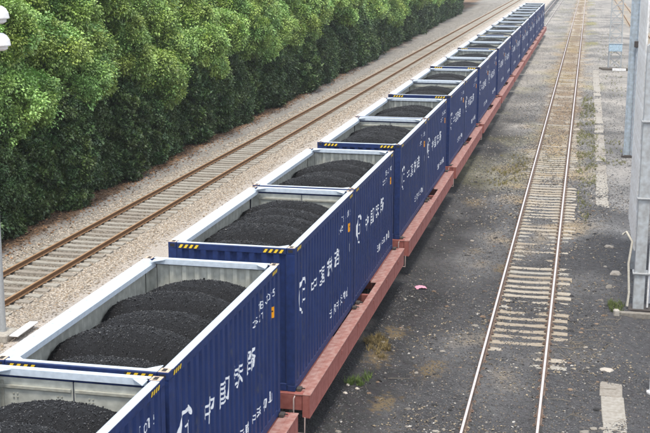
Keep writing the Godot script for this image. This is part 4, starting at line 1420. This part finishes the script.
	for q in [["leaf_dark", 0.5, Color(0.14, 0.2, 0.06)], ["leaf_light", 0.42, Color(0.28, 0.36, 0.12)]]:
		var l := mat(q[0], Color(1, 1, 1), q[1])
		l.vertex_color_use_as_albedo = true
		l.backlight_enabled = true
		l.backlight = q[2]
		l.cull_mode = BaseMaterial3D.CULL_DISABLED
	mat("shed_grey", Color(0.42, 0.45, 0.475), 0.55, dust, 0.6)
	mat("shed_blue", Color(0.40, 0.44, 0.50), 0.6, dust, 0.5)
	mat("white_paint", Color(0.80, 0.82, 0.84), 0.5, dust, 0.7)
	mat("column_blue", Color(0.42, 0.50, 0.58), 0.5, dust, 0.6)
	mat("cabinet_blue", Color(0.40, 0.55, 0.68), 0.5, dust, 0.8)
	mat("pipe_cream", Color(0.55, 0.53, 0.46), 0.6, dust, 2.0)
	mat("concrete", Color(0.42, 0.40, 0.36), 0.92, dust, 1.2, 0.0, grit, 0.5)
	mat("lid_a", Color(0.33, 0.315, 0.285), 0.95, dust, 0.9, 0.0, grit, 0.6)
	mat("lid_b", Color(0.29, 0.27, 0.24), 0.95, dust, 1.3, 0.0, grit, 0.6)
	mat("concrete_dark", Color(0.24, 0.225, 0.20), 0.92, dust, 1.2, 0.0, grit, 0.5)
	mat("old_wood", Color(0.10, 0.085, 0.07), 0.9, mottle, 2.0)
	var pk := mat("pink_cloth", Color(0.55, 0.24, 0.32), 0.9); pk.cull_mode = BaseMaterial3D.CULL_DISABLED


func _ready() -> void:
	# camera: on a footbridge over the yard, looking left along the train
	var yaw := 0.2111; var pit := 0.2114; var roll := 0.0036
	var fw := Vector3(-sin(yaw) * cos(pit), -sin(pit), -cos(yaw) * cos(pit))
	var rt := Vector3(cos(yaw), 0, -sin(yaw))
	var up := rt.cross(fw)
	var cam := Camera3D.new()
	cam.name = "camera"
	cam.transform = Transform3D(Basis(rt * cos(roll) + up * sin(roll), up * cos(roll) - rt * sin(roll), -fw), Vector3(6.5476, 9.5208, 14.5159))
	cam.fov = 20.352
	cam.near = 0.1
	cam.far = 1500.0
	cam.current = true
	add_child(cam)
	# a bright overcast sky with a veiled sun high behind the camera
	var env := Environment.new()
	var sky := Sky.new()
	var sm := ProceduralSkyMaterial.new()
	sm.sky_top_color = lin(0.72, 0.78, 0.88)
	sm.sky_horizon_color = lin(0.84, 0.87, 0.91)
	sm.sky_curve = 0.2
	sm.ground_horizon_color = lin(0.5, 0.5, 0.5)
	sm.ground_bottom_color = lin(0.25, 0.24, 0.22)
	sm.sun_angle_max = 30.0
	sky.sky_material = sm
	env.background_mode = Environment.BG_SKY
	env.sky = sky
	env.background_energy_multiplier = 0.72
	env.tonemap_mode = Environment.TONE_MAPPER_LINEAR
	env.tonemap_exposure = 3.0
	env.sdfgi_enabled = true
	env.ssao_enabled = true
	env.ssil_enabled = true
	env.fog_enabled = true
	env.fog_density = 0.00026
	env.fog_light_color = Color(0.88, 0.9, 0.93)
	var we := WorldEnvironment.new()
	we.name = "environment"
	we.environment = env
	add_child(we)
	var sun := DirectionalLight3D.new()
	sun.name = "sun"
	sun.light_energy = 0.45
	sun.light_angular_distance = 14.0
	sun.light_color = Color(1.0, 0.97, 0.92)
	sun.shadow_enabled = true
	sun.rotation_degrees = Vector3(-70, 4, 0)
	add_child(sun)

	na.seed = 3; na.frequency = 0.02; na.fractal_octaves = 3
	nb.seed = 14; nb.frequency = 0.03; nb.fractal_octaves = 4
	nc.seed = 27; nc.frequency = 0.05; nc.fractal_octaves = 3
	make_materials()
	make_ground()
	rng.seed = 10
	make_track(LEFT_X, 6.0, -330.0, -183.0, 0.6, M.rust, M.rust_head, [M.sleeper_a, M.sleeper_a, M.sleeper_b], "rusty railway track between the hedge and the train")
	make_track(RIGHT_X, 6.0, -330.0, -158.0, 0.56, M.rail_steel, M.rail_head, [M.sleeper_c, M.sleeper_c, M.sleeper_d, M.sleeper_a], "railway track with polished rails and half-buried sleepers right of the train")
	make_track(0.0, 6.0, -330.0, 100.0, 0.6, M.rail_steel, M.rail_head, [M.sleeper_b], "railway track under the coal train, seen beyond its last wagon")
	make_track(SIDING_X, -60.0, -330.0, 100.0, 0.6, M.rust, M.rust_head, [M.sleeper_d], "distant rusty siding behind the lattice tower")
	make_trough()
	make_hedge()
	make_loading_shed()
	make_tower()
	make_train()
	make_left_lamp()
	scatter_stones()
	make_debris()
